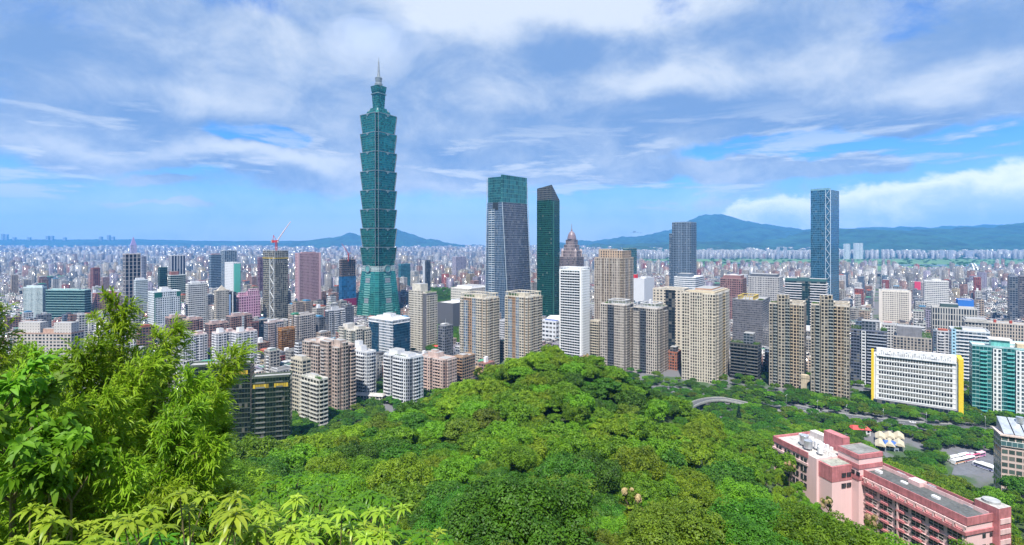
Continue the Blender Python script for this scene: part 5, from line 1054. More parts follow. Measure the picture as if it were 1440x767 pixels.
# ------------------------------------------------------------------ river, flats and the arch bridge in the far right
gm_ = plain((.09, .18, .06), .95, var=.3, scale=.01)
flat = MB(); flat.quad([(600, 2650, .3), (6500, 2650, .3), (8500, 4350, .3), (600, 4350, .3)], [(0, 0)]*4); tag(flat.build('river_meadow', [gm_]), kind='structure')
m, t = mat('water'); t.n('ShaderNodeOutputMaterial', {0: t.n('ShaderNodeBsdfPrincipled', {'Base Color': (.10, .16, .16, 1), 'Roughness': .12, 'Normal': t.n('ShaderNodeBump', {'Height': t.noise(t.n('ShaderNodeTexCoord').outputs['Object'], .05, 4), 'Distance': .6, 'Strength': .3})})})
rv = smooth([(900, 3900), (2000, 3350), (3000, 3200), (4500, 3500), (7000, 3600)]); mb = MB(); ribbon(mb, rv, 0, 260, .5); tag(mb.build('river', [m]), kind='structure')
def bridge():
    Y = 1950.; a = Vector((X(1376, Y), Y, 0)); b = Vector((X(1446, Y), Y+260, 0)); L = (b-a).length; rz = math.atan2(b.y-a.y, b.x-a.x)
    r_ = thing('arch_bridge', 'white steel arch bridge over the river at the far right', 'bridge', a, rz); wm = plain((.75, .77, .75), .5)
    MB().box(0, -9, 14, L, 9, 17).build('deck', [wm], r_)
    n = 20
    for s in (-8, 8):
        P = [(L*(.06+.86*k/n), s*(1-.5*math.sin(math.pi*k/n)), 16+44*math.sin(math.pi*k/n)) for k in range(n+1)]; mb = MB()
        for p, q in zip(P, P[1:]): mb.bar(p, q, 2.4, n=6)
        mb.build('arch', [wm], r_); mb = MB()
        for p in P[1:-1]: mb.bar(p, (p[0], s, 16), .5, n=4)
        mb.build('hangers', [wm], r_)
    for k in range(5): MB().box(L*k/4-3, -7, -1, L*k/4+3, 7, 14).build('pier', [conc], r_)
bridge()
mb = MB()
r_ = thing('viaduct', 'long pale elevated motorway crossing the flats at the far right', 'viaduct', (1100, 2150, 0), R(4)); MB().box(0, -10, 12, 3000, 10, 15).build('deck', [conc], r_)
for k in range(20): MB().box(k*155+10, -4, 0, k*155+16, 4, 12).build('pier', [conc], r_)
# distant pairs of towers with their own outlines
for u0, uc, u1, vt, Y, lab in [(1092, 1096, 1100, 348, 4400, 'left of a lilac pair of far towers below the cloudy ridge'), (1102, 1106, 1110, 348, 4400, 'right of a lilac pair of far towers below the cloudy ridge'),
        (1186, 1191, 1197, 343, 4300, 'blue-grey far tower left of the pale twin one by the braced tower'), (1200, 1207, 1215, 342, 4300, 'pale far tower with two light stripes right of the braced tower'),
        (1322, 1326, 1330, 352, 4400, 'left of two slim far towers over the river meadow'), (1334, 1338, 1342, 352, 4400, 'right of two slim far towers over the river meadow'), (1358, 1364, 1370, 353, 4500, 'broad blue far slab over the river meadow')]:
    bld('far_tower', lab, u0, uc, u1, vt, Y, 362, (.45, .44, .50) if 'pale' not in lab else (.62, .64, .66), (.12, .15, .2), None, 6, 5, .3, .34, d=40, parapet=0)
for i, u in enumerate((3, 8, 19, 40, 66, 72, 90, 141, 152, 158, 889, 892.5, 897, 902)):
    Y = 10300.; vt = (329.5, 330, 334, 334, 332, 332, 334, 333, 331, 333, 328, 325, 327, 328)[i]; wd = 50 if i not in (12, ) else 40
    zb = 150. if u < 500 else 330.
    r_ = thing('ridge_tower', f'far blue high-rise on the {"left plateau" if u < 500 else "ridge right of the domed tower"}, number {i+1} from the left'.replace(f', number {i+1} from the left', ['', ', slightly taller', ', squat', ', slim', ', near the middle', ', paired', ', small', ', broad', ', highest of its row', ', last of its row', ', first of four', ', tallest of four', ', third of four', ', last of four'][i]), 'building', (X(u, Y), Y, zb))
    MB().box(-wd/2, 0, 0, wd/2, 40, Z(vt, Y)-zb, 0, 0, 12, 12).build('wall', [facade((.3, .32, .36), (.1, .12, .15), None, .3, .3)], r_)
# ================================================================== the city carpet
def hero_block(x, y, margin=4):
    dx = x-HA[:, 0]; dy = y-HA[:, 1]; c = np.cos(HA[:, 8]); s_ = np.sin(HA[:, 8])
    a = -(dx*c-dy*s_); b = dx*s_+dy*c
    return bool(((a > -margin) & (a < HA[:, 2]+margin) & (b > -margin) & (b < HA[:, 3]+margin)).any())
HA = np.array([(h[0], h[1], h[2], h[3], h[4], h[5], h[6], h[7], h[8]) for h in HERO])
PAL = [(.34, .32, .30), (.42, .39, .35), (.50, .49, .48), (.26, .25, .24), (.38, .30, .24), (.24, .13, .10), (.34, .20, .17), (.15, .16, .19), (.58, .58, .60), (.14, .10, .11), (.10, .14, .20), (.32, .29, .38), (.30, .07, .06), (.40, .33, .22)]
PN = ['grey', 'pale cream', 'off-white', 'mid grey', 'sand', 'brick brown', 'salmon', 'slate', 'white', 'dark brown', 'blue-grey', 'lilac grey', 'red brick', 'yellowish']
PALW = np.array([8, 8, 8, 7, 6, 5, 6, 6, 7, 4, 5, 6, 2, 4.]); PALW /= PALW.sum()
RP = [(.19, .18, .17), (.27, .27, .27), (.12, .12, .12), (.07, .15, .21), (.07, .17, .11), (.22, .07, .05), (.36, .36, .36)]
RPW = np.array([8, 7, 5, 2, 2, 1.5, 4]); RPW /= RPW.sum()
rows = []
def in_park(x, y):
    u = 720+F*x/y; v = HZ+F*CZ/y
    if 596 < u < 652 and 404 < v < 500: return True
    if 1000 < x and 2600 < y < 4400: return True
    return False
def city(y0, y1, sz, street, blockn, hs, seed, dens=.92):
    r = np.random.default_rng(seed)
    lim = y1*1.25+200
    pitch = sz*blockn+street
    q0, q1 = int(-lim*1.4/pitch)-1, int(lim*1.7/pitch)+1
    out = []
    bi = np.arange(q0, q1); A_, B_ = np.meshgrid(bi, bi); A_ = A_.ravel(); B_ = B_.ravel()
    for k in range(blockn):
        for l in range(blockn):
            a = A_*pitch+k*sz+sz/2; b = B_*pitch+l*sz+sz/2
            x = a*C36+b*S36; y = -a*S36+b*C36
            k_ = (y > y0) & (y < y1) & (np.abs(x) < y*1.03+40) & (r.random(len(x)) < dens)
            out.append(np.stack([x[k_], y[k_]], -1))
    P = np.concatenate(out); n = len(P)
    w = sz*r.uniform(.55, .96, n); d = sz*r.uniform(.55, .96, n)
    # clustered heights: some quarters are taller
    cl = np.sin(P[:, 0]/310+P[:, 1]/520)+np.sin(P[:, 0]/170-P[:, 1]/260+2)
    h = hs[0]+hs[1]*r.random(n)+(r.random(n) < hs[2]*(1+.5*cl))*r.uniform(.3, 1, n)*hs[3]
    return np.stack([P[:, 0], P[:, 1], w, d, h, r.choice(len(PAL), n, p=PALW), r.choice(len(RP), n, p=RPW), r.random(n)], -1)
B = np.concatenate([city(425, 1150, 17, 11, 4, (11, 10, .24, 36), 1), city(1150, 2600, 20, 13, 4, (12, 11, .16, 44), 2, .93), city(2600, 5200, 34, 14, 3, (12, 12, .14, 55), 3, .9), city(5200, 9300, 58, 16, 3, (14, 16, .18, 70), 4, .85)])
rowm = (B[:, 0] > 500) & (B[:, 1] > 4350) & (B[:, 1] < 5000); B[:, 4] = np.where(rowm, 35+42*B[:, 7], B[:, 4]); B[:, 5] = np.where(rowm & (B[:, 7] > .25), 8, B[:, 5])
u = 720+F*B[:, 0]/B[:, 1]; vb = HZ+F*CZ/B[:, 1]; wpx = F*B[:, 2]*1.3/B[:, 1]
keep = np.ones(len(B), bool)
# footprints of the named buildings stay free; nothing may stand in front of what the photograph shows of them
for h in HA:
    dx, dy = B[:, 0]-h[0], B[:, 1]-h[1]; ch, sh_ = math.cos(h[8]), math.sin(h[8]); a = -(dx*ch-dy*sh_); b = dx*sh_+dy*ch; mg = B[:, 2]*.55+2
    keep &= ~((a > -mg) & (a < h[2]+mg) & (b > -mg) & (b < h[3]+mg))
    fr = (B[:, 1] < h[1]+h[3]*.5) & (u+wpx/2 > h[4]) & (u-wpx/2 < h[5])
    ztop = CZ-(h[7]-HZ)/F*B[:, 1]                      # allowed roof height in front of it
    B[:, 4] = np.where(fr, np.minimum(B[:, 4], ztop), B[:, 4])
keep &= B[:, 4] > 5.5
pk = (u > 596) & (u < 652) & (vb > 408) & (vb < 496); keep &= ~pk
keep &= ~((B[:, 0] > 620) & (B[:, 1] > 2600) & (B[:, 1] < 4400))
keep &= ~((B[:, 1] < 575) & (u > 700))                # the wooded foot of the hill and the road on the right
keep &= ~((B[:, 1] < 560) & (u > 530) & (u < 700))
keep &= ~((B[:, 1] < 470) & (u < 530))
keep &= ~((u > 1395) & (u < 1440) & (B[:, 1] > 1750) & (B[:, 1] < 2350))
B = B[keep]; u = u[keep]
size = B[:, 2]*B[:, 4]/B[:, 1]**2
# how much of each shows: hidden ones are not worth an object of their own
order = np.argsort(-size); N_IND = 230
# rough occlusion test against named buildings
vt_ = HZ-(B[:, 4]-CZ)*F/B[:, 1]; vis = np.ones(len(B), bool)
for h in HA:
    vis &= ~((B[:, 1] > h[1]) & (u > h[4]-1) & (u < h[5]+1) & (vt_ > h[6]+2))
vis &= (u > 10) & (u < 1430)
canopy_v = np.interp(u, [0, 160, 230, 250, 410, 460, 560, 640, 700, 760, 850, 900, 960, 1100, 1440], [455, 445, 480, 510, 530, 580, 572, 548, 515, 500, 510, 528, 540, 545, 560])
vis &= vt_ < canopy_v-3
ind = [i for i in order if vis[i]][:N_IND]
indset = np.zeros(len(B), bool); indset[ind] = True
def box_arrays(B, seed):
    """one mesh of boxes with uv in bays/storeys and a wall colour per building, greyed with distance, plus roof sheds"""
    r = np.random.default_rng(seed); n = len(B)
    cx, cy, w, d, h = B[:, 0], B[:, 1], B[:, 2], B[:, 3], B[:, 4]
    wall = np.array(PAL)[B[:, 5].astype(int)]*r.uniform(.8, 1.15, (n, 1)); roof = np.array(RP)[B[:, 6].astype(int)]*r.uniform(.8, 1.2, (n, 1))
    z0 = np.zeros(n); tt = np.clip((cy-1800)/3000, 0, .65)[:, None]; wall = wall*(1-tt)+np.array([.30, .30, .33])*tt*r.uniform(.6, 1.3, (n, 1))  # wall colours drawn towards grey-lilac with distance
    # sheds and stair huts on the roofs
    m_ = (cy < 3200)
    k = int(m_.sum()); s = r.uniform(.3, .6, (k, 2)); ox = r.uniform(-.22, .22, (k, 2))
    cx2 = cx[m_]+(ox[:, 0]*w[m_])*C36+(ox[:, 1]*d[m_])*S36; cy2 = cy[m_]-(ox[:, 0]*w[m_])*S36+(ox[:, 1]*d[m_])*C36
    cx = np.r_[cx, cx2]; cy = np.r_[cy, cy2]; w_ = np.r_[w, w[m_]*s[:, 0]]; d_ = np.r_[d, d[m_]*s[:, 1]]; z0 = np.r_[z0, h[m_]-.1]; z1 = np.r_[h, h[m_]+r.uniform(2, 4.5, k)]
    wall = np.r_[wall, wall[m_]*.6+.2]; roof = np.r_[roof, np.array(RP)[r.choice(len(RP), k, p=RPW)]]
    n = len(cx)
    sg = np.array([(-1, -1), (1, -1), (1, 1), (-1, 1)])*.5
    V = np.zeros((n, 8, 3))
    for i, (sx_, sy_) in enumerate(sg):
        V[:, i, 0] = V[:, i+4, 0] = cx+sx_*w_*C36+sy_*d_*S36; V[:, i, 1] = V[:, i+4, 1] = cy-sx_*w_*S36+sy_*d_*C36
        V[:, i, 2] = z0; V[:, i+4, 2] = z1
    fi = np.array([[0, 1, 5, 4], [1, 2, 6, 5], [2, 3, 7, 6], [3, 0, 4, 7], [4, 5, 6, 7]])
    Fc = (np.arange(n)[:, None, None]*8+fi[None]).reshape(-1)
    nfl = np.maximum(1, np.round((z1-z0)/3.3)); UV = np.zeros((n, 5, 4, 2)); Cc = np.zeros((n, 5, 4, 4)); Cc[..., 3] = 1
    for f in range(4):
        L = w_ if f % 2 == 0 else d_; nb = np.maximum(1, np.round(L/3.2))
        UV[:, f, 1, 0] = UV[:, f, 2, 0] = nb; UV[:, f, 2, 1] = UV[:, f, 3, 1] = nfl
        Cc[:, f, :, :3] = wall[:, None, :]
    Cc[:, 4, :, :3] = roof[:, None, :]
    me = bpy.data.meshes.new('far_city'); me.vertices.add(n*8); me.vertices.foreach_set('co', V.astype('f').ravel())
    me.loops.add(n*20); me.loops.foreach_set('vertex_index', Fc.astype('i')); me.polygons.add(n*5); me.polygons.foreach_set('loop_start', np.arange(0, n*20, 4, dtype='i'))
    me.update(calc_edges=True)
    l = me.uv_layers.new(name='UVMap'); l.data.foreach_set('uv', UV.astype('f').ravel())
    a = me.color_attributes.new('col', 'FLOAT_COLOR', 'CORNER'); a.data.foreach_set('color', Cc.astype('f').ravel())
    return me
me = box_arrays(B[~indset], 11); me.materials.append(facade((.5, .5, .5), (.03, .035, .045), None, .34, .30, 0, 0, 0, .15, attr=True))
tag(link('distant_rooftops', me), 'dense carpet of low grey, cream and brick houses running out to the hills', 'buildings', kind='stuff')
# the ones that show largest, each a thing with its own roof furniture
used = set()
RF = ['a pale stair hut', 'two steel water tanks', 'a blue sheet-metal shed', 'a green sheet-metal shed', 'a rust red sheet-metal shed', 'a roof garden', 'a bare parapet', 'a white stair tower', 'one water tank and a grey hut', 'a white frame pergola', 'a dark plant room', 'a grey shed and a mast']
RMm = {'blue': plain((.06, .20, .34), .6), 'green': plain((.06, .24, .14), .6), 'rust': plain((.34, .09, .05), .7), 'greys': plain((.40, .40, .40), .7), 'darks': plain((.09, .09, .10), .7)}
short = [(h[0], h[1], h[-1]) for h in HERO]
def near_hero(x, y):
    uu = 720+F*x/y; best = None
    for h in HERO:
        hu = (h[4]+h[5])/2; dd = abs(hu-uu)+abs(h[1]-y)*.06
        if best is None or dd < best[0]: best = (dd, h, hu)
    h, hu = best[1], best[2]
    side = 'behind' if y > h[1]+30 and abs(hu-uu) < 14 else ('in front of' if y < h[1]-20 and abs(hu-uu) < 14 else ('left of' if uu < hu else 'right of'))
    return side, h[-1]
SHORT = {}
def trim(s, n):
    w_ = s.replace('-', '-').split()[:n]
    while w_ and w_[-1] in ('a', 'an', 'the', 'of', 'in', 'on', 'under', 'half', 'hidden', 'by', 'one', 'two', 'just', 'wrapped', 'with', 'and', 'right', 'left', 'along', 'at', 'behind'): w_.pop()
    return ' '.join(w_)
def shorten(s):
    w_ = s.split(); return ' '.join(w_[:8])
def colour_of(c): return PN[int(c)]
for q, i in enumerate(ind):
    x, y, w_, d_, h_, ci, ri, rr = B[i]; side, hn = near_hero(x, y)
    hn = SHORT.get(hn, hn).split(',')[0]; hn = hn.split(' with ')[0]; hn = hn.split(' in front')[0].split(' behind')[0].split(' beside')[0].split(' below')[0]
    hw = trim(hn, 6); fl_ = max(2, int(h_/3.3)); rs_ = int(rr*12)
    tall = 'low' if h_ < 13 else ('mid-rise' if h_ < 24 else 'tall')
    def label_of(f, n):
        l = f'{tall} {PN[int(ci)]} block with {RF[f]}, {side} the {trim(hw, n)}'
        if len(l.replace('-', ' ').split()) > 15: l = f'{tall} {PN[int(ci)]} block, {RF[f].split(" ", 1)[1] if f != 8 else "tank and hut"}, {side} the {trim(hw, n)}'
        if len(l.split()) > 16: l = ' '.join(l.split()[:16])
        return l
    for t_ in range(24):
        f = (rs_+t_) % 12; lab = label_of(f, 4 if t_ < 12 else 6)
        if lab not in used: break
    used.add(lab)
    c_ = PAL[int(ci)]; root = thing('apartment_block' if h_ > 13 else 'town_house', lab, 'building', (x, y, 0), -TH)
    x0, x1, y0, y1 = -w_/2, w_/2, -d_/2, d_/2
    fm = facade(c_, (.05, .06, .075), None, .30, .27, (0., .1)[q % 2], (0., .08)[q//2 % 2])
    MB().box(x0, y0, 0, x1, y1, h_, 0, 1, 3.1, 3.2).build('wall', [fm, plain(RP[int(ri)], .9)], root)
    MB().box(x0+.3, y0+.3, h_+.01, x1-.3, y1-.3, h_+.1).build('roof', [plain(RP[int(ri)], .9)], root)
    tm = plain(c_, .85); mb = MB()
    for a in ((x0-.1, y0-.1, x1+.1, y0+.25), (x0-.1, y1-.25, x1+.1, y1+.1), (x0-.1, y0+.25, x0+.25, y1-.25), (x1-.25, y0+.25, x1+.1, y1-.25)): mb.box(a[0], a[1], h_-.2, a[2], a[3], h_+1)
    mb.build('parapet', [tm], root)
    if h_ > 9:
        mb = MB(); L = w_*.34; mb.box(0, -1.1, 0, L, 0, .2); mb.box(0, -1.1, .2, L, -.95, 1.0); sh = mb.mesh('balcony', [tm if q % 3 else white])
        for k in range(1, min(14, int(h_/3.2))): link('balcony', sh, root, (x0+w_*(.1 if q % 2 else .5), y0, k*3.2))
    def tank(tx, ty): MB().cyl(tx, ty, h_+.6, h_+3, 1., n=10).build('water_tank', [steel], root)
    def shed(m_, s=.6, hh=3.): MB().prism([(x0+w_*.1, y0+d_*.2), (x0+w_*(.1+s), y0+d_*.2), (x0+w_*(.1+s), y1-d_*.1), (x0+w_*.1, y1-d_*.1)], h_, h_+hh*.75, mi=0, cap=0).prism([(x0+w_*.08, y0+d_*.18), (x0+w_*(.12+s), y0+d_*.18), (x0+w_*(.12+s), y1-d_*.08), (x0+w_*.08, y1-d_*.08)], h_+hh*.75, h_+hh, [(x0+w_*.1, y0+d_*.45), (x0+w_*(.1+s), y0+d_*.45), (x0+w_*(.1+s), y0+d_*.5), (x0+w_*.1, y0+d_*.5)], mi=0, cap=0).build('roof_shed', [m_], root)
    def hut(m_, hh=3.2, s=.35): MB().box(x0+w_*.2, y0+d_*.4, h_, x0+w_*(.2+s), y0+d_*(.4+s), h_+hh).build('stair_hut', [m_], root)
    if f == 0: hut(plain((.58, .55, .5)))
    elif f == 1: tank(x0+w_*.3, 0); tank(x0+w_*.6, d_*.1)
    elif f == 2: shed(RMm['blue'])
    elif f == 3: shed(RMm['green'])
    elif f == 4: shed(RMm['rust'])
    elif f == 5: garden(root, 'roof_garden', x0+.5, y0+.5, x1-.5, y0+d_*.45, h_, 1.8, n=160, seed=q)
    elif f == 7: hut(white, 6, .3)
    elif f == 8: tank(x0+w_*.75, 0); hut(RMm['greys'])
    elif f == 9: roofitem(root, ('frame', .1, .1, .9, .9, 2.4, white), w_, d_, h_, fm, tm) if False else MB().box(x0+1, y0+1, h_+2.2, x1-1, y0+1.4, h_+2.6).box(x0+1, y1-1.4, h_+2.2, x1-1, y1-1, h_+2.6).box(x0+1, y0+1, h_, x0+1.3, y0+1.3, h_+2.2).box(x1-1.3, y0+1, h_, x1-1, y0+1.3, h_+2.2).build('pergola', [white], root)
    elif f == 10: hut(RMm['darks'], 3.5, .5)
    elif f == 11: shed(RMm['greys'], .45, 2.6); MB().bar((0, 0, h_), (0, 0, h_+8), .15).build('mast', [steel], root)
# ================================================================== trees
TONES = {'deep green': leafmat('leaves_deep', (.012, .060, .004), (.095, .245, .011), .32),
         'bright green': leafmat('leaves_bright', (.022, .095, .004), (.230, .430, .016), .42),
         'olive': leafmat('leaves_olive', (.030, .070, .005), (.200, .285, .016), .38),
         'yellow green': leafmat('leaves_yellow', (.040, .115, .005), (.330, .470, .020), .45)}
blossom = leafmat('leaves_blossom', (.40, .28, .13), (.55, .42, .24), .3)
bark = plain((.10, .075, .05), .9)
def crown_mesh(name, R_, H_, nl, nleaf, L, m, seed, feather=False, squash=.8):
    r = np.random.default_rng(seed)
    # lobes over a dome
    th = r.uniform(0, 2*np.pi, nl); rr = np.sqrt(r.uniform(0, 1, nl))*R_*.78
    rad = R_*r.uniform(.15, .30, nl); zc = H_*(.42+.50*np.sqrt(np.clip(1-(rr/R_)**2, 0, 1)))*r.uniform(.80, 1.08, nl)-rad*.3
    C_ = np.stack([rr*np.cos(th), rr*np.sin(th), zc], -1)
    cnt = r.choice(nl, nleaf, p=rad**2/np.sum(rad**2))
    dv = r.normal(size=(nleaf, 3)); dv[:, 2] = dv[:, 2]*.9+.35; dv /= np.linalg.norm(dv, axis=1)[:, None]
    # secondary bumps inside each lobe
    sub = r.normal(size=(nl, 14, 3)); sub /= np.linalg.norm(sub, axis=2)[..., None]
    near = np.einsum('nk,njk->nj', dv, sub[cnt]).max(1)
    k = rad[cnt]*(.44+.68*np.clip((near-.60)/.40, 0, 1))*r.uniform(.86, 1.05, nleaf)
    P = C_[cnt]+dv*k[:, None]*np.array([1, 1, squash])
    N = dv*.8+r.normal(size=(nleaf, 3))*.45
    if feather:
        return leaves_mesh(name, P, r, L*1.8, L*.32, m, N)
    return leaves_mesh(name, P, r, L, L*.62, m, N)
def trunk_mesh(h, r0, seed):
    r = random.Random(seed); mb = MB(); mb.bar((0, 0, -1.5), (0, 0, h*.45), r0, r0*.75, 7)
    for k in range(5):
        a = r.uniform(0, 6.28); mb.bar((0, 0, h*.42), (math.cos(a)*h*.28, math.sin(a)*h*.28, h*r.uniform(.62, .8)), r0*.6, r0*.2, 5)
    return mb.mesh('trunk', [bark])
SPEC = []      # (tone, fine crown, trunk)
for ti, (tn, m_) in enumerate(TONES.items()):
    for s in range(2):
        SPEC.append((tn, crown_mesh('crown', 4.6, 6.2, 44+6*s, 9000, .36, m_, 10*ti+s, squash=(.8, .42)[s]), crown_mesh('crown', 4.6, 6.2, 46, 22000, .23, m_, 10*ti+s+5, squash=(.8, .42)[s]), trunk_mesh(6.4, .22, ti*3+s)))
NEARC = [crown_mesh('crown', 4.6, 6.2, 48, 52000, .15, TONES[SPEC[2*i][0]], 70+i) for i in range(4)]
bamboo_c = [crown_mesh('crown', 2.6, 7.2, 16, 5200, .34, TONES['bright green'], 90+i, True, 1.3) for i in range(2)]
bamboo_c.append(crown_mesh('crown', 2.6, 7.2, 16, 5200, .34, TONES['yellow green'], 97, True, 1.3))
# --- forest on the hill
def road_near(x, y, pad=0):
    for pl, wd in ROADS:
        A_ = np.array([p[:2] for p in pl]); d = np.hypot(A_[:, 0]-x, A_[:, 1]-y).min()
        if d < wd+pad: return True
    return False
pts = []; r = np.random.default_rng(5)
yy = 34.
while yy < 560:
    sp = 6.1 if yy < 200 else 6.8
    for x in np.arange(-yy*1.12-20, yy*1.12+20, sp):
        px_, py_ = x+r.uniform(-.42, .42)*sp, yy+r.uniform(-.42, .42)*sp
        pts.append((px_, py_, r.random(), r.random(), r.random()))
    yy += sp*.92
pts = np.array(pts); gzs = ground(pts[:, 0], pts[:, 1])
pu = 720+F*pts[:, 0]/pts[:, 1]
sel = []
pinkC = (X(1360, 160), 160.); th75 = R(75)
for i, (x, y, a, b, c) in enumerate(pts):
    z = gzs[i]; u_ = pu[i]
    if hero_block(x, y, 2.5): continue
    dx, dy = x-pinkC[0], y-pinkC[1]
    pa = -dx*math.cos(th75)+dy*math.sin(th75); pb = dx*math.sin(th75)+dy*math.cos(th75)
    if -4 < pa < 76 and -20.5 < pb < 20: 
        if not (pb < -4 and pa < 35): continue
    if -6 < pa < 40 and -9 < pb < 0 and a < .6: continue
    if x > X(1392, 250) and 236 < y < 285: continue
    if z < 9 and road_near(x, y, 1.5): continue
    if y > 440 and z < 1:
        # town side: only the planted strips
        if u_ < 480 or (y > 560): continue
        if u_ < 900 and a > .5: continue
        if y > 500 and a > .35: continue
    if x > 0 and 560 < u_ < 900 and y > 330 and z < 2 and a > .7: continue
    sel.append(i)
P = pts[sel]; PZ = gzs[sel]; PU = pu[sel]
def noise2(x, y, s): return math.sin(x/s+1.3*math.sin(y/s*.8))*math.cos(y/s*1.1+math.sin(x/s*1.7))
trees = []
for (x, y, a, b, c), z, u_ in zip(P, PZ, PU):
    v_ = HZ+(CZ-z-6)/y*F
    n_ = noise2(x, y, 14)+.6*(c-.5)
    bam = (u_ > 880+ (v_-640)*.3 and 110 < y < 240 and v_ > 610 and b < .85) if u_ > 850 else (200 < y < 0)
    if n_ > .30: tn = 3 if c > .35 else 1
    elif n_ > -.25: tn = 1 if c > .15 else 3
    elif n_ > -.62: tn = 0 if c > .3 else 1
    else: tn = 2 if c > .4 else 0
    if z < 1: tn = 0 if c < .6 else (1 if c < .9 else 2)
    s = .64+1.05*b**1.7
    if y < 70: s *= .72
    if z < 1: s = .64+.5*b
    if bam: s = .6+.5*b
    trees.append((x, y, z, tn, bam, s, a, b, u_, v_))
shows = lambda t: 20 < t[8] < 1425 and t[9] < 800
def hid(t):
    x, y, z = t[0], t[1], t[2]+7*t[5]
    for f in (.3, .42, .54, .66, .78, .88, .95):
        if gz(x*f, y*f)+7 > CZ+(z-CZ)*f+1.5: return True
    return t[8] < 400 and t[9] > 600 and y < 60
cand = sorted([t for t in trees if shows(t)], key=lambda t: -t[5]/t[1])
near_t = []; bam_t = []
for t in cand:
    (bam_t if t[4] else near_t).append(t)
vis_n = []
for t in near_t:
    if len(vis_n) >= 290: break
    if not hid(t): vis_n.append(t)
vis_b = []
for t in bam_t:
    if len(vis_b) >= 150: break
    if not hid(t): vis_b.append(t)
def c_t(x, y): return (math.sin(x*3.7+y*1.9)+1)/2
ids = set(map(id, vis_n))|set(map(id, vis_b))
def zone(t):
    x, y, z, u_, v_ = t[0], t[1], t[2], t[8], t[9]
    if z < 2: return ('on the flat between the hill and the road' if u_ > 700 else 'by the apartment blocks at the foot of the hill')
    if u_ > 1230: return 'around the long pink building'
    if y > 205: return 'along the crest of the hill' if 600 < u_ < 930 else ('on the far left flank of the hill' if u_ <= 600 else 'on the far right flank of the hill')
    if v_ > 700: return 'at the lower edge of the photo'+(' left of centre' if u_ < 640 else (' in the centre' if u_ < 900 else ' right of centre'))
    if u_ < 560: return 'in the hollow left of the hill'
    return 'on the near slope below the crest'+(', left half' if u_ < 760 else ', right half')
def size_w(s): return 'small' if s < .85 else ('medium' if s < 1.1 else 'broad')
LM = [(40, 'cream residence'), (96, 'teal-striped slab'), (150, 'pink brick block'), (185, 'stone lattice tower'), (234, 'white gridded tower'), (277, 'white striped tower'), (320, 'twin slab tower'), (348, 'candy pink complex'),
      (388, 'crane tower'), (433, 'pink stone tower'), (489, 'blue-wrapped tower'), (532, 'pagoda tower'), (560, 'blue glass-panelled office'), (594, 'slim beige tower'), (630, 'park'), (674, 'left beige twin'), (712, 'tapering tower'), (736, 'right beige twin'), (770, 'dark bottle-green tower'),
      (808, 'white slab tower'), (864, 'brown gridded tower'), (914, 'grey-beige pair'), (961, 'slate blue tower'), (993, 'beige hotel tower'), (1033, 'dark dome office'), (1056, 'scaffolded block'), (1080, 'pale gridded office'), (1107, 'left classical tower'), (1134, 'arched gate'), (1160, 'braced glass tower'), (1185, 'right classical tower'),
      (1222, 'navy apartment tower'), (1259, 'cream grid hotel'), (1290, 'yellow-ended office'), (1340, 'right yellow wall'), (1372, 'white ribbon block'), (1410, 'teal tower'), (1440, 'right frame edge')]
def band(t):
    y, z = t[1], t[2]
    if z < 2: return 'on the flat'
    return 'at the top' if y > 215 else ('high up' if y > 170 else ('halfway down' if y > 130 else ('low down' if y > 95 else 'lowest')))
seen = {}
def tree_label(head, t):
    lm = min(LM, key=lambda q: abs(q[0]-t[8]))[1]
    for tail in ('', ', nearer one', ', nearest one', ', slightly lower', ', in front'):
        l = f'{head} {band(t)} under the {lm}{tail}'
        if l not in seen: seen[l] = 1; return l
    return l
for t in vis_n:
    x, y, z, tn, bam, s, a, b, u_, v_ = t
    k = tn*2+(1 if a > .5 else 0); sp_ = SPEC[k]
    lab = tree_label(f'{size_w(s)} {sp_[0]} leafy tree', t)
    r_ = thing('broadleaf_tree', lab, 'tree', (x, y, z-.3-2.6*a), a*6.28, 'broadleaf trees '+zone(t).split(',')[0]); r_.scale = (s*1.05, s*1.05, s*(.95+.35*c_t(x, y)))
    link('crown', NEARC[tn] if y < 82 else (sp_[2] if y < 140 else sp_[1]), r_); link('trunk', sp_[3], r_)
for t in vis_b:
    x, y, z, tn, bam, s, a, b, u_, v_ = t; kk = 2 if a > .75 else int(a*2.6) % 2
    lab = tree_label(f'{size_w(s*1.1)} {"yellowish" if kk == 2 else "bright green"} feathery bamboo clump', t)
    r_ = thing('bamboo_clump', lab, 'bamboo', (x, y, z-.3), a*6.28, 'feathery bamboo clumps '+zone(t).split(',')[0]); r_.scale = (s*1.15, s*1.15, s)
    link('crown', bamboo_c[kk], r_); link('stems', SPEC[k][3], r_)
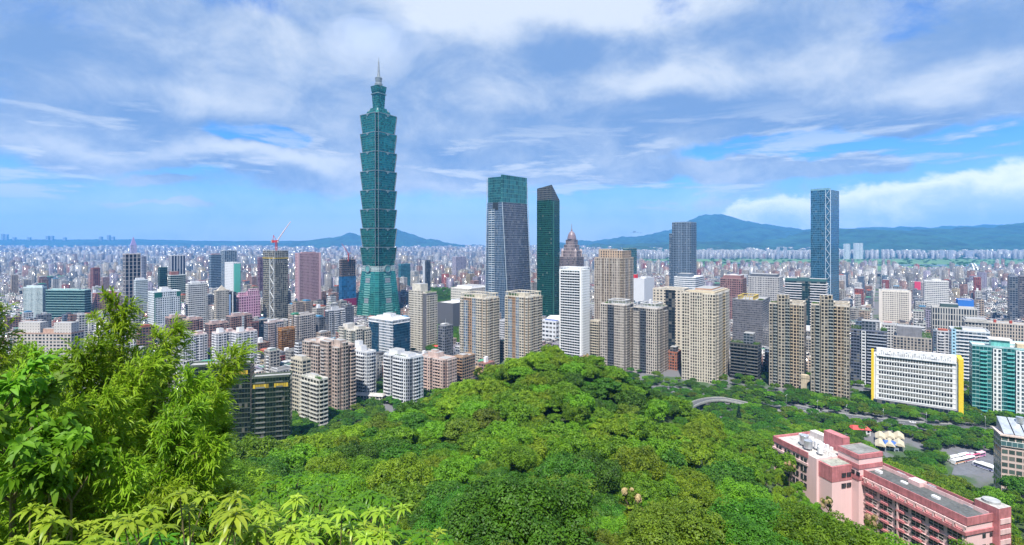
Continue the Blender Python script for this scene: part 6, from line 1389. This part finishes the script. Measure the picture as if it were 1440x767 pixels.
# a few with pale blossom
for u_, v_, Y, s in [(672, 523, 225, 1.), (888, 700, 95, .8), (893, 725, 88, .7), (938, 728, 90, .7), (1110, 655, 175, .8), (1165, 708, 150, .8), (1225, 735, 128, .8), (826, 503, 232, .7)]:
    x = X(u_, Y); z = gz(x, Y); zt = Z(v_, Y); r_ = thing('flowering_tree', f'tree with pale straw-coloured blossom {dict([(672,"at the left end of the crest"),(888,"in the centre of the lower slope, upper one"),(893,"in the centre of the lower slope, lower one"),(938,"right of the central blossoming pair"),(1110,"left of the pink building end"),(1165,"below the pink stair block"),(1225,"at the foot of the long pink wing"),(826,"on the crest before the slab tower")])[u_]}', 'tree', (x, Y, z))
    sc_ = max(1.3, (zt+3.2-z)/6.2)
    sc_ = min(sc_, 1.15); r_.location.z = max(z, zt+2.6-6.9*sc_); r_.scale = (s*.9, s*.9, sc_); link('crown', crown_mesh('crown', 3.2, 6.2, 10, 1500, .4, TONES['olive'], int(u_)), r_); link('blossom', crown_mesh('blossom', 3.0, 6.9, 6, 1500, .40, blossom, int(u_)+3), r_); link('trunk', SPEC[0][3], r_); link('trunk', MB().bar((0, 0, (z-r_.location.z)/sc_-.5), (0, 0, 0), .25, .22, 6).mesh('trunk', [bark]), r_)
# dark conifer by the slip road
Yc_ = 415.; r_ = thing('conifer', 'single dark pointed conifer beside the curved slip road', 'tree', (X(1039, Yc_), Yc_, 0))
rr_ = np.random.default_rng(3); n = 2600; hh = rr_.uniform(0, 1, n)**1.3; an = rr_.uniform(0, 6.28, n); ra_ = (1-hh)*3.4*rr_.uniform(.6, 1, n)
link('crown', leaves_mesh('crown', np.stack([ra_*np.cos(an), ra_*np.sin(an), 1.5+hh*15], -1), rr_, .8, .35, leafmat('leaves_conifer', (.008, .028, .012), (.02, .055, .02), .15)), r_); link('trunk', trunk_mesh(8, .25, 9), r_)
# all the remaining crowns: one forest object, instanced
def scatter(name, lab, pts_, metas):
    colx = bpy.data.collections.new(name+'_kinds')
    for i, m_ in enumerate(metas): o = bpy.data.objects.new(f'leafy_{i:02d}', m_); colx.objects.link(o)
    n = len(pts_); me = bpy.data.meshes.new(name); me.vertices.add(n)
    me.vertices.foreach_set('co', np.array([[p[0], p[1], p[2]-.3] for p in pts_], 'f').ravel())
    for an_, ty, dat in (('kind_index', 'INT', [int(p[3]) for p in pts_]), ('rot', 'FLOAT', [p[5] for p in pts_]), ('size', 'FLOAT', [p[4] for p in pts_])):
        at = me.attributes.new(an_, ty, 'POINT'); at.data.foreach_set('value', np.array(dat, 'i' if ty == 'INT' else 'f'))
    o = tag(link(name, me), lab, 'trees', kind='stuff')
    g = bpy.data.node_groups.new(name, 'GeometryNodeTree'); g.interface.new_socket(name='Geometry', in_out='INPUT', socket_type='NodeSocketGeometry'); g.interface.new_socket(name='Geometry', in_out='OUTPUT', socket_type='NodeSocketGeometry')
    N = g.nodes; gi = N.new('NodeGroupInput'); go = N.new('NodeGroupOutput'); ip = N.new('GeometryNodeInstanceOnPoints'); ci = N.new('GeometryNodeCollectionInfo')
    ci.inputs['Collection'].default_value = colx; ci.inputs['Separate Children'].default_value = True; ci.inputs['Reset Children'].default_value = True
    def att(nm, ty): a_ = N.new('GeometryNodeInputNamedAttribute'); a_.data_type = ty; a_.inputs[0].default_value = nm; return a_.outputs[0]
    cx_ = N.new('ShaderNodeCombineXYZ'); g.links.new(att('rot', 'FLOAT'), cx_.inputs[2])
    g.links.new(gi.outputs[0], ip.inputs['Points']); g.links.new(ci.outputs[0], ip.inputs['Instance']); ip.inputs['Pick Instance'].default_value = True
    g.links.new(att('kind_index', 'INT'), ip.inputs['Instance Index']); g.links.new(cx_.outputs[0], ip.inputs['Rotation']); g.links.new(att('size', 'FLOAT'), ip.inputs['Scale'])
    g.links.new(ip.outputs[0], go.inputs[0])
    md = o.modifiers.new('scatter', 'NODES'); md.node_group = g
    return o
metas = [s[1] for s in SPEC]+bamboo_c+NEARC
rest = [(t[0], t[1], t[2], (8+(2 if t[6] > .75 else int(t[6]*2.6) % 2)) if t[4] else (11+t[3] if t[1] < 82 else t[3]*2+(t[6] > .5)), t[5]*1.1, t[6]*6.28) for t in trees if id(t) not in ids]
scatter('forest', 'unbroken green woodland canopy covering the hill between its larger crowns', rest, metas)
# parks and street trees in the town
r = np.random.default_rng(21); tp = []
for _ in range(1500):
    u_ = r.uniform(598, 652); v_ = r.uniform(404, 497); Y = CZ*F/(v_-HZ); x = X(u_, Y)
    if not hero_block(x, Y, 5): tp.append((x, Y, 0, r.choice([0, 1, 0, 1, 2]), r.uniform(1., 1.8), r.uniform(0, 6.28)))
for _ in range(6000):
    Y = r.uniform(520, 2400); x = r.uniform(-1, 1)*Y
    a = (x*C36-Y*S36) % 79; b = (x*S36+Y*C36) % 79
    if (min(a, b) < 7 and not hero_block(x, Y, 3)) : tp.append((x, Y, 0, r.choice([0, 1, 0, 1, 2, 5]), r.uniform(.7, 1.25), r.uniform(0, 6.28)))
for _ in range(380):
    Y = r.uniform(2700, 4300); x = r.uniform(.2, 1.02)*Y; tp.append((x, Y, 0, r.choice([0, 1]), r.uniform(1.5, 3.5), r.uniform(0, 6.28)))
scatter('town_trees', 'dark green street and park trees between the houses', tp, metas)
# near-ground undergrowth on the viewer's own slope
r = np.random.default_rng(31); ug = []
for _ in range(1100):
    Y = r.uniform(14, 46); x = r.uniform(-1.15, 1.15)*Y; z = gz(x, Y)
    if r.random() < .9: ug.append((x, Y, z-1.2, r.choice([0, 1, 2, 3, 3]), r.uniform(.24, .42), r.uniform(0, 6.28)))
scatter('undergrowth', 'leafy undergrowth on the slope just below the viewpoint', ug, [NEARC[1], NEARC[3], NEARC[0], NEARC[2]])
# ================================================================== foreground plants (6-14 m from the lens)
def blade_mesh(name, P, Dr, U, L, W, m, droop=.25, wide=.5):
    """leaf blades: 3 cross sections + tip, creased along the midrib. P base, Dr direction, U up-normal"""
    n = len(P); Dr = Dr/np.linalg.norm(Dr, axis=1)[:, None]; S = np.cross(Dr, U); S /= np.linalg.norm(S, axis=1)[:, None]+1e-9; Nn = np.cross(S, Dr)
    L = np.broadcast_to(L, n)[:, None]; W = np.broadcast_to(W, n)[:, None]
    dn = np.array([0, 0, -1.])
    c1 = P+Dr*L*.35+Nn*L*.02; c2 = P+Dr*L*.70+dn*L*droop*.35; tip = P+Dr*L*.97+dn*L*droop
    V = np.stack([P, c1-S*W*.5+Nn*W*.15, c1, c1+S*W*.5+Nn*W*.15, c2-S*W*.36+Nn*W*.1, c2, c2+S*W*.36+Nn*W*.1, tip], 1).reshape(-1, 3)
    q = [[0, 2, 1], [0, 3, 2], [1, 2, 5, 4], [2, 3, 6, 5], [4, 5, 7], [5, 6, 7]]
    tri = []; st = []; k = 0
    for f in q: st.append(k); k += len(f); tri += f
    li = (np.arange(n)[:, None]*8+np.array(tri)[None]).ravel(); ls = (np.arange(n)[:, None]*k+np.array(st)[None]).ravel()
    me = bpy.data.meshes.new(name); me.vertices.add(8*n); me.vertices.foreach_set('co', V.astype('f').ravel())
    me.loops.add(len(li)); me.loops.foreach_set('vertex_index', li.astype('i')); me.polygons.add(len(ls)); me.polygons.foreach_set('loop_start', ls.astype('i'))
    me.update(calc_edges=True); me.materials.append(m); return me
bam_m = leafmat('bamboo_leaf', (.140, .290, .009), (.480, .660, .050), .58, .40)
bam_d = leafmat('bamboo_leaf_old', (.090, .210, .007), (.290, .480, .025), .55, .45)
culm_m = plain((.16, .20, .05), .5, var=.3, scale=3)
twig_m = plain((.12, .10, .04), .7)
def bamboo(seed, H_=5., lean=.9, nb=84, m_=bam_m):
    r = np.random.default_rng(seed); stem = MB(); tw = MB()
    a0 = r.uniform(-.5, .5); top = np.array([lean*math.cos(a0), lean*math.sin(a0)*.5, H_])
    def cpt(t): return np.array([top[0]*t**2.2, top[1]*t**2.2, H_*(t-.06*t**4)])
    K = 14
    for k in range(K): stem.bar(tuple(cpt(k/K)), tuple(cpt((k+1)/K)), .022*(1-.85*k/K), .022*(1-.85*(k+1)/K), 6)
    P = []; D_ = []; Ls = []
    for k in range(nb):
        t = .22+.78*(k+r.uniform(0, 1))/nb; c = cpt(t); an = r.uniform(0, 6.28); ln = (.26+.92*(1-t)**.8)*r.uniform(.6, 1.1)
        d = np.array([math.cos(an)+.35, math.sin(an), .95+.5*t]); d /= np.linalg.norm(d); e = c+d*ln+np.array([.10, 0, -.10])*ln
        tw.bar(tuple(c), tuple(e), .006, .002, 4)
        nt = max(6, int(17*ln))
        for j in range(nt):
            f = .15+.85*(j+r.uniform(0, 1))/nt; b = c+(e-c)*f; d2 = d*.6+r.normal(size=3)*.55+np.array([.25, 0, .1]); d2 /= np.linalg.norm(d2)
            tl = r.uniform(.12, .26); be = b+d2*tl; tw.bar(tuple(b), tuple(be), .003, .0015, 3)
            for q in range(11):
                g = (q+1)/11; P.append(b+d2*tl*g); D_.append(d2*.9+r.normal(size=3)*.42+np.array([.30, 0, -.05])); Ls.append(r.uniform(.09, .18))
    P = np.array(P); D_ = np.array(D_); Ls = np.array(Ls); U = r.normal(size=P.shape)*.4+np.array([0, 0, 1])
    return stem.mesh('culm', [culm_m]), tw.mesh('twigs', [twig_m]), blade_mesh('foliage', P, D_, U, Ls, Ls*.115+.004, m_, .22)
BK = [bamboo(1, 5., .9), bamboo(2, 5., .5), bamboo(3, 4.6, 1.2), bamboo(4, 5., .8, 84, bam_d)]
def put_bamboo(u, v, Y, k, s, lab, az_=0., grp='bamboo thicket at the left'):
    """tip of the culm at (u, v)"""
    H_, lean = ((5., .9), (5., .5), (4.6, 1.2), (5., .8))[k]
    s_ = s; tipz = Z(v, Y); x = X(u, Y)-lean*s_*math.cos(az_)*.8
    r_ = thing('bamboo', lab, 'bamboo', (x, Y, tipz-H_*.93*s_), az_, grp); r_.scale = (s_, s_, s_)
    link('culm', BK[k][0], r_); link('twigs', BK[k][1], r_); link('foliage', BK[k][2], r_)
    g_ = gz(x, Y)
    if r_.location.z > g_+.2:     # lower culm down to the ground
        link('lower_culm', MB().bar((0, 0, (g_-r_.location.z)/s_-.2), (0, 0, .02), .026, .022, 6).mesh('lower_culm', [culm_m]), r_)
for a in [(180, 436, 7.6, 0, 1.0, 'tall bamboo plume whose tip stands highest, left of the gap over the residence'), (228, 474, 7.9, 1, .95, 'second bamboo plume, right of the tallest, before the brick blocks'),
          (314, 507, 8.2, 2, .9, 'third bamboo plume leaning right before the dark green office'), (-10, 430, 7.4, 1, .9, 'bamboo spray at the very left edge'),
          (120, 500, 7.0, 3, .9, 'darker bamboo left of the tallest plume'), (38, 515, 6.6, 0, .85, 'bamboo between the left-edge spray and the tallest plume'),
          (205, 520, 7.0, 2, .85, 'bamboo plume low between the two tallest plumes'), (262, 540, 7.2, 0, .85, 'bamboo below the gap between second and third plume'),
          (288, 572, 7.6, 1, .8, 'bamboo beneath the third plume, before the dark office'), (160, 560, 6.2, 1, .8, 'bamboo in the centre of the left thicket'),
          (95, 585, 5.8, 2, .8, 'bamboo low in the left thicket behind the drooping large leaves'), (235, 600, 6.2, 3, .85, 'dark bamboo in the lower middle of the thicket'),
          (300, 620, 6.6, 0, .8, 'bamboo at the right rim of the thicket, lower one'), (296, 614, 7.8, 3, .75, 'dark bamboo at the right rim beside the dark office foot'),
          (40, 560, 6., 3, .9, 'dark bamboo at the left edge behind large leaves'), (190, 650, 5.6, 0, .75, 'bamboo at the bottom of the thicket above the yellow-green rosettes'),
          (120, 660, 5.4, 1, .75, 'bamboo near the bottom left above the corner rosettes'), (270, 680, 5.8, 2, .75, 'bamboo at the bottom right rim of the thicket'), (30, 640, 5.2, 2, .8, 'bamboo at the lower left edge of the photo'),
          (305, 700, 6.6, 1, .7, 'lowest bamboo right, before the wood'), (70, 700, 5.2, 3, .75, 'dark bamboo low at the left, just above the corner rosettes'), (230, 720, 5.4, 3, .75, 'dark bamboo behind the bottom rosettes'), *[(u__, v__, Y__, k__, 1., f'half-hidden bamboo in the back row of the thicket, {w__}') for u__, v__, Y__, k__, w__ in [(22, 500, 9.6, 1, 'first from the left edge'), (62, 520, 9.4, 0, 'second from the left edge'), (112, 522, 9.8, 2, 'third from the left edge'), (152, 505, 9.5, 1, 'behind the tallest plume'), (192, 512, 9.7, 0, 'between the two tallest plumes'), (240, 528, 9.6, 2, 'behind the second plume'), (276, 552, 9.8, 1, 'left of the leaning plume'), (292, 592, 9.9, 0, 'below the leaning plume')]]]:
    put_bamboo(*a, az_=(a[0]*37 % 10)/10*.8-.4)
# --- drooping big-leaved branches at the left
big = leafmat('big_leaf', (.090, .220, .008), (.220, .420, .022), .5, .55)
def bigleaf(seed, n=420, R_=.70):
    r = np.random.default_rng(seed); tw = MB(); P = []; D_ = []
    for k in range(9):
        an = r.uniform(0, 6.28); e = np.array([math.cos(an)*R_*r.uniform(.5, 1), math.sin(an)*R_*r.uniform(.5, 1), r.uniform(.1, .65)]); tw.bar((0, 0, -.3), tuple(e), .012, .004, 5)
        for j in range(n//9):
            f = .3+.7*j/(n/9); P.append(e*f+r.normal(size=3)*.03); d = e*.6+r.normal(size=3)*.5; d[2] -= .35; D_.append(d)
    P = np.array(P); D_ = np.array(D_); U = np.array([0, -.6, 1])+r.normal(size=P.shape)*.35; L = r.uniform(.12, .20, len(P))
    tw.bar((0, 0, -4), (0, 0, -.3), .03, .015, 6)
    return tw.mesh('branches', [twig_m]), blade_mesh('leaves', P, D_, U, L, L*.42, big, .35)
BL = [bigleaf(5), bigleaf(6)]
for i, (u_, v_, Y, s, lab) in enumerate([(20, 575, 5.0, .8, 'large glossy drooping leaves at the left edge, upper spray'), (70, 605, 4.9, .7, 'large drooping leaves right of the left-edge spray'), (15, 635, 4.8, .75, 'large drooping leaves at the left edge, lower spray'), (100, 640, 5.0, .7, 'smallest spray of large leaves inside the bamboo'), (-25, 545, 5., .8, 'spray of large leaves cut by the left edge')]):
    r_ = thing('leafy_branch', lab, 'shrub', (X(u_, Y), Y, Z(v_, Y)-.25), i*1.3, 'big-leaved shrub sprays at the left edge'); r_.scale = (s,)*3
    link('branches', BL[i % 2][0], r_); link('leaves', BL[i % 2][1], r_)
# --- yellow-green rosette shrubs along the bottom
ros = leafmat('rosette_leaf', (.190, .330, .014), (.430, .540, .060), .45, .35)
ros2 = leafmat('rosette_leaf_green', (.060, .190, .008), (.140, .300, .015), .4, .35)
def rosette(seed, m_, nR=11, R_=.50):
    r = np.random.default_rng(seed); tw = MB(); P = []; D_ = []; U = []; Ls = []
    for k in range(nR):
        an = r.uniform(0, 6.28); rr_ = R_*math.sqrt(r.random()); c = np.array([rr_*math.cos(an), rr_*math.sin(an), r.uniform(.0, .22)+.22*(1-rr_/R_)])
        tw.bar((c[0]*.2, c[1]*.2, -.7), tuple(c-np.array([0, 0, .02])), .009, .005, 5)
        for tier, (n_, el_, l_) in enumerate(((8, .15, .155), (5, .8, .09))):
            for j in range(n_):
                a = 6.283*j/n_+r.uniform(-.2, .2); P.append(c+np.array([0, 0, .02*tier])); D_.append([math.cos(a), math.sin(a), el_+r.uniform(-.15, .25)]); U.append([0, 0, 1]); Ls.append(l_*r.uniform(.75, 1.2))
    tw.bar((0, 0, -3), (0, 0, -.7), .03, .02, 6); Ls = np.array(Ls); U = np.array(U, float)+r.normal(size=(len(U), 3))*.15
    return tw.mesh('branches', [twig_m]), blade_mesh('leaves', np.array(P), np.array(D_, float), U, Ls, Ls*.27, m_, .48)
RS = [rosette(1, ros), rosette(2, ros), rosette(3, ros2, 20)]
for i, (u_, v_, Y, k) in enumerate([(215, 748, 4.3, 0), (275, 738, 4.1, 1), (345, 760, 4.4, 0), (395, 748, 4.8, 1), (450, 745, 5.2, 2), (500, 742, 5.2, 1), (545, 775, 4.8, 0), (470, 772, 4.4, 1), (405, 785, 4.2, 0), (340, 795, 3.9, 1), (25, 768, 4.2, 0), (85, 775, 4.1, 1), (505, 722, 6.0, 2), (430, 715, 6.4, 2), (560, 795, 4.6, 2), (395, 700, 7.4, 2), (470, 695, 7.6, 2), (360, 722, 5.6, 2), (130, 795, 4.6, 2), (165, 795, 4.2, 2), (600, 820, 5.0, 1)]):
    r_ = thing('rosette_shrub', f'{["yellow-green","light yellow-green","mid green"][k]} shrub with whorls of pointed leaves, ' + ['right of the bottom left gap', 'second from left of the group', 'third of the bottom group', 'rising above the bottom group', 'on the upper rim of the group', 'upper right of the group', 'rightmost low one with pale tips', 'low centre right of the group', 'low in the centre of the group', 'cut by the bottom edge', 'in the bottom left corner', 'right of the bottom left corner', 'highest one at the right, behind', 'behind the group, before the wood', 'at the bottom edge, right end', 'farthest behind, left', 'farthest behind, right', 'between bamboo and rosettes', 'by the corner pair', 'between corner pair and group', 'past the right end of the group'][i], 'shrub', (X(u_, Y), Y, Z(v_, Y)-.12), i*.9, 'rosette shrubs along the bottom edge')
    link('branches', RS[k][0], r_); link('leaves', RS[k][1], r_)
# ================================================================== air: haze, and cloud scraps round the spire and the peak
def vol(name, me, dens, col, aniso=0.):
    m = bpy.data.materials.new(name); m.use_nodes = True; t = NT(m.node_tree)
    pv = t.n('ShaderNodeVolumePrincipled', {'Color': c4(col), 'Density': dens, 'Anisotropy': aniso}); o_ = t.n('ShaderNodeOutputMaterial'); t.t.links.new(pv.outputs[0], o_.inputs['Volume'])
    me.materials.append(m); return tag(link(name, me), kind='stuff')
hz = MB().box(-13500, -300, -6, 13500, 12200, 760, 0, 0); me = hz.mesh('haze', []); me.materials.clear()
vol('haze', me, 7.2e-5, (.13, .46, 1.0))

def puff(cx, cy, cz, rx, ry, rz, dens, seed):
    r = np.random.default_rng(seed); mb = MB(); nu, nv = 40, 20; ph = r.uniform(0, 6.28, 6)
    def pt(i, j):
        a = 2*math.pi*(i % nu)/nu; b = math.pi*j/nv; x, y, z = math.sin(b)*math.cos(a), math.sin(b)*math.sin(a), math.cos(b)
        k = 1+.16*math.sin(3*x+ph[0]+2*z)+.12*math.sin(5*y+4*z+ph[1])+.08*math.sin(7*x-6*z+ph[2])
        return (cx+rx*x*k, cy+ry*y*k, cz+rz*z*k)
    for j in range(nv):
        for i in range(nu): mb.quad([pt(i, j+1), pt(i+1, j+1), pt(i+1, j), pt(i, j)], [(0, 0)]*4)
    me = mb.mesh('spire_cloud', []); vol('spire_cloud', me, dens, (.90, .94, 1.))
Xs = X(532.5, 1010.)
puff(Xs, 1010, 540, 110, 60, 66, .0022, 1); puff(Xs-10, 1005, 548, 80, 45, 48, .0042, 2)  # cloud volumes wrapped round the spire tip
# pieces of a part hang under that part: roof furniture under the roof, balconies and ledges under the wall
ROOFY = {'parapet', 'stair_tower', 'rooftop_block', 'water_tank', 'roof_garden', 'crown_frame', 'mast', 'dome', 'roof_shed', 'stair_hut', 'pergola'}
for o in list(sc.objects):
    if o.parent is None or o.parent.parent is not None or o.name.split('.')[0] not in ('roof', 'wall') or 'category' not in o.parent: continue
    if o.parent['category'] == 'crane' or o.parent.name.startswith('school'): continue
    k = o.name.split('.')[0]
    for c in list(o.parent.children):
        n_ = c.name.split('.')[0]
        if (k == 'roof' and n_ in ROOFY) or (k == 'wall' and n_ in ('balcony', 'ledge', 'wing')): c.parent = o
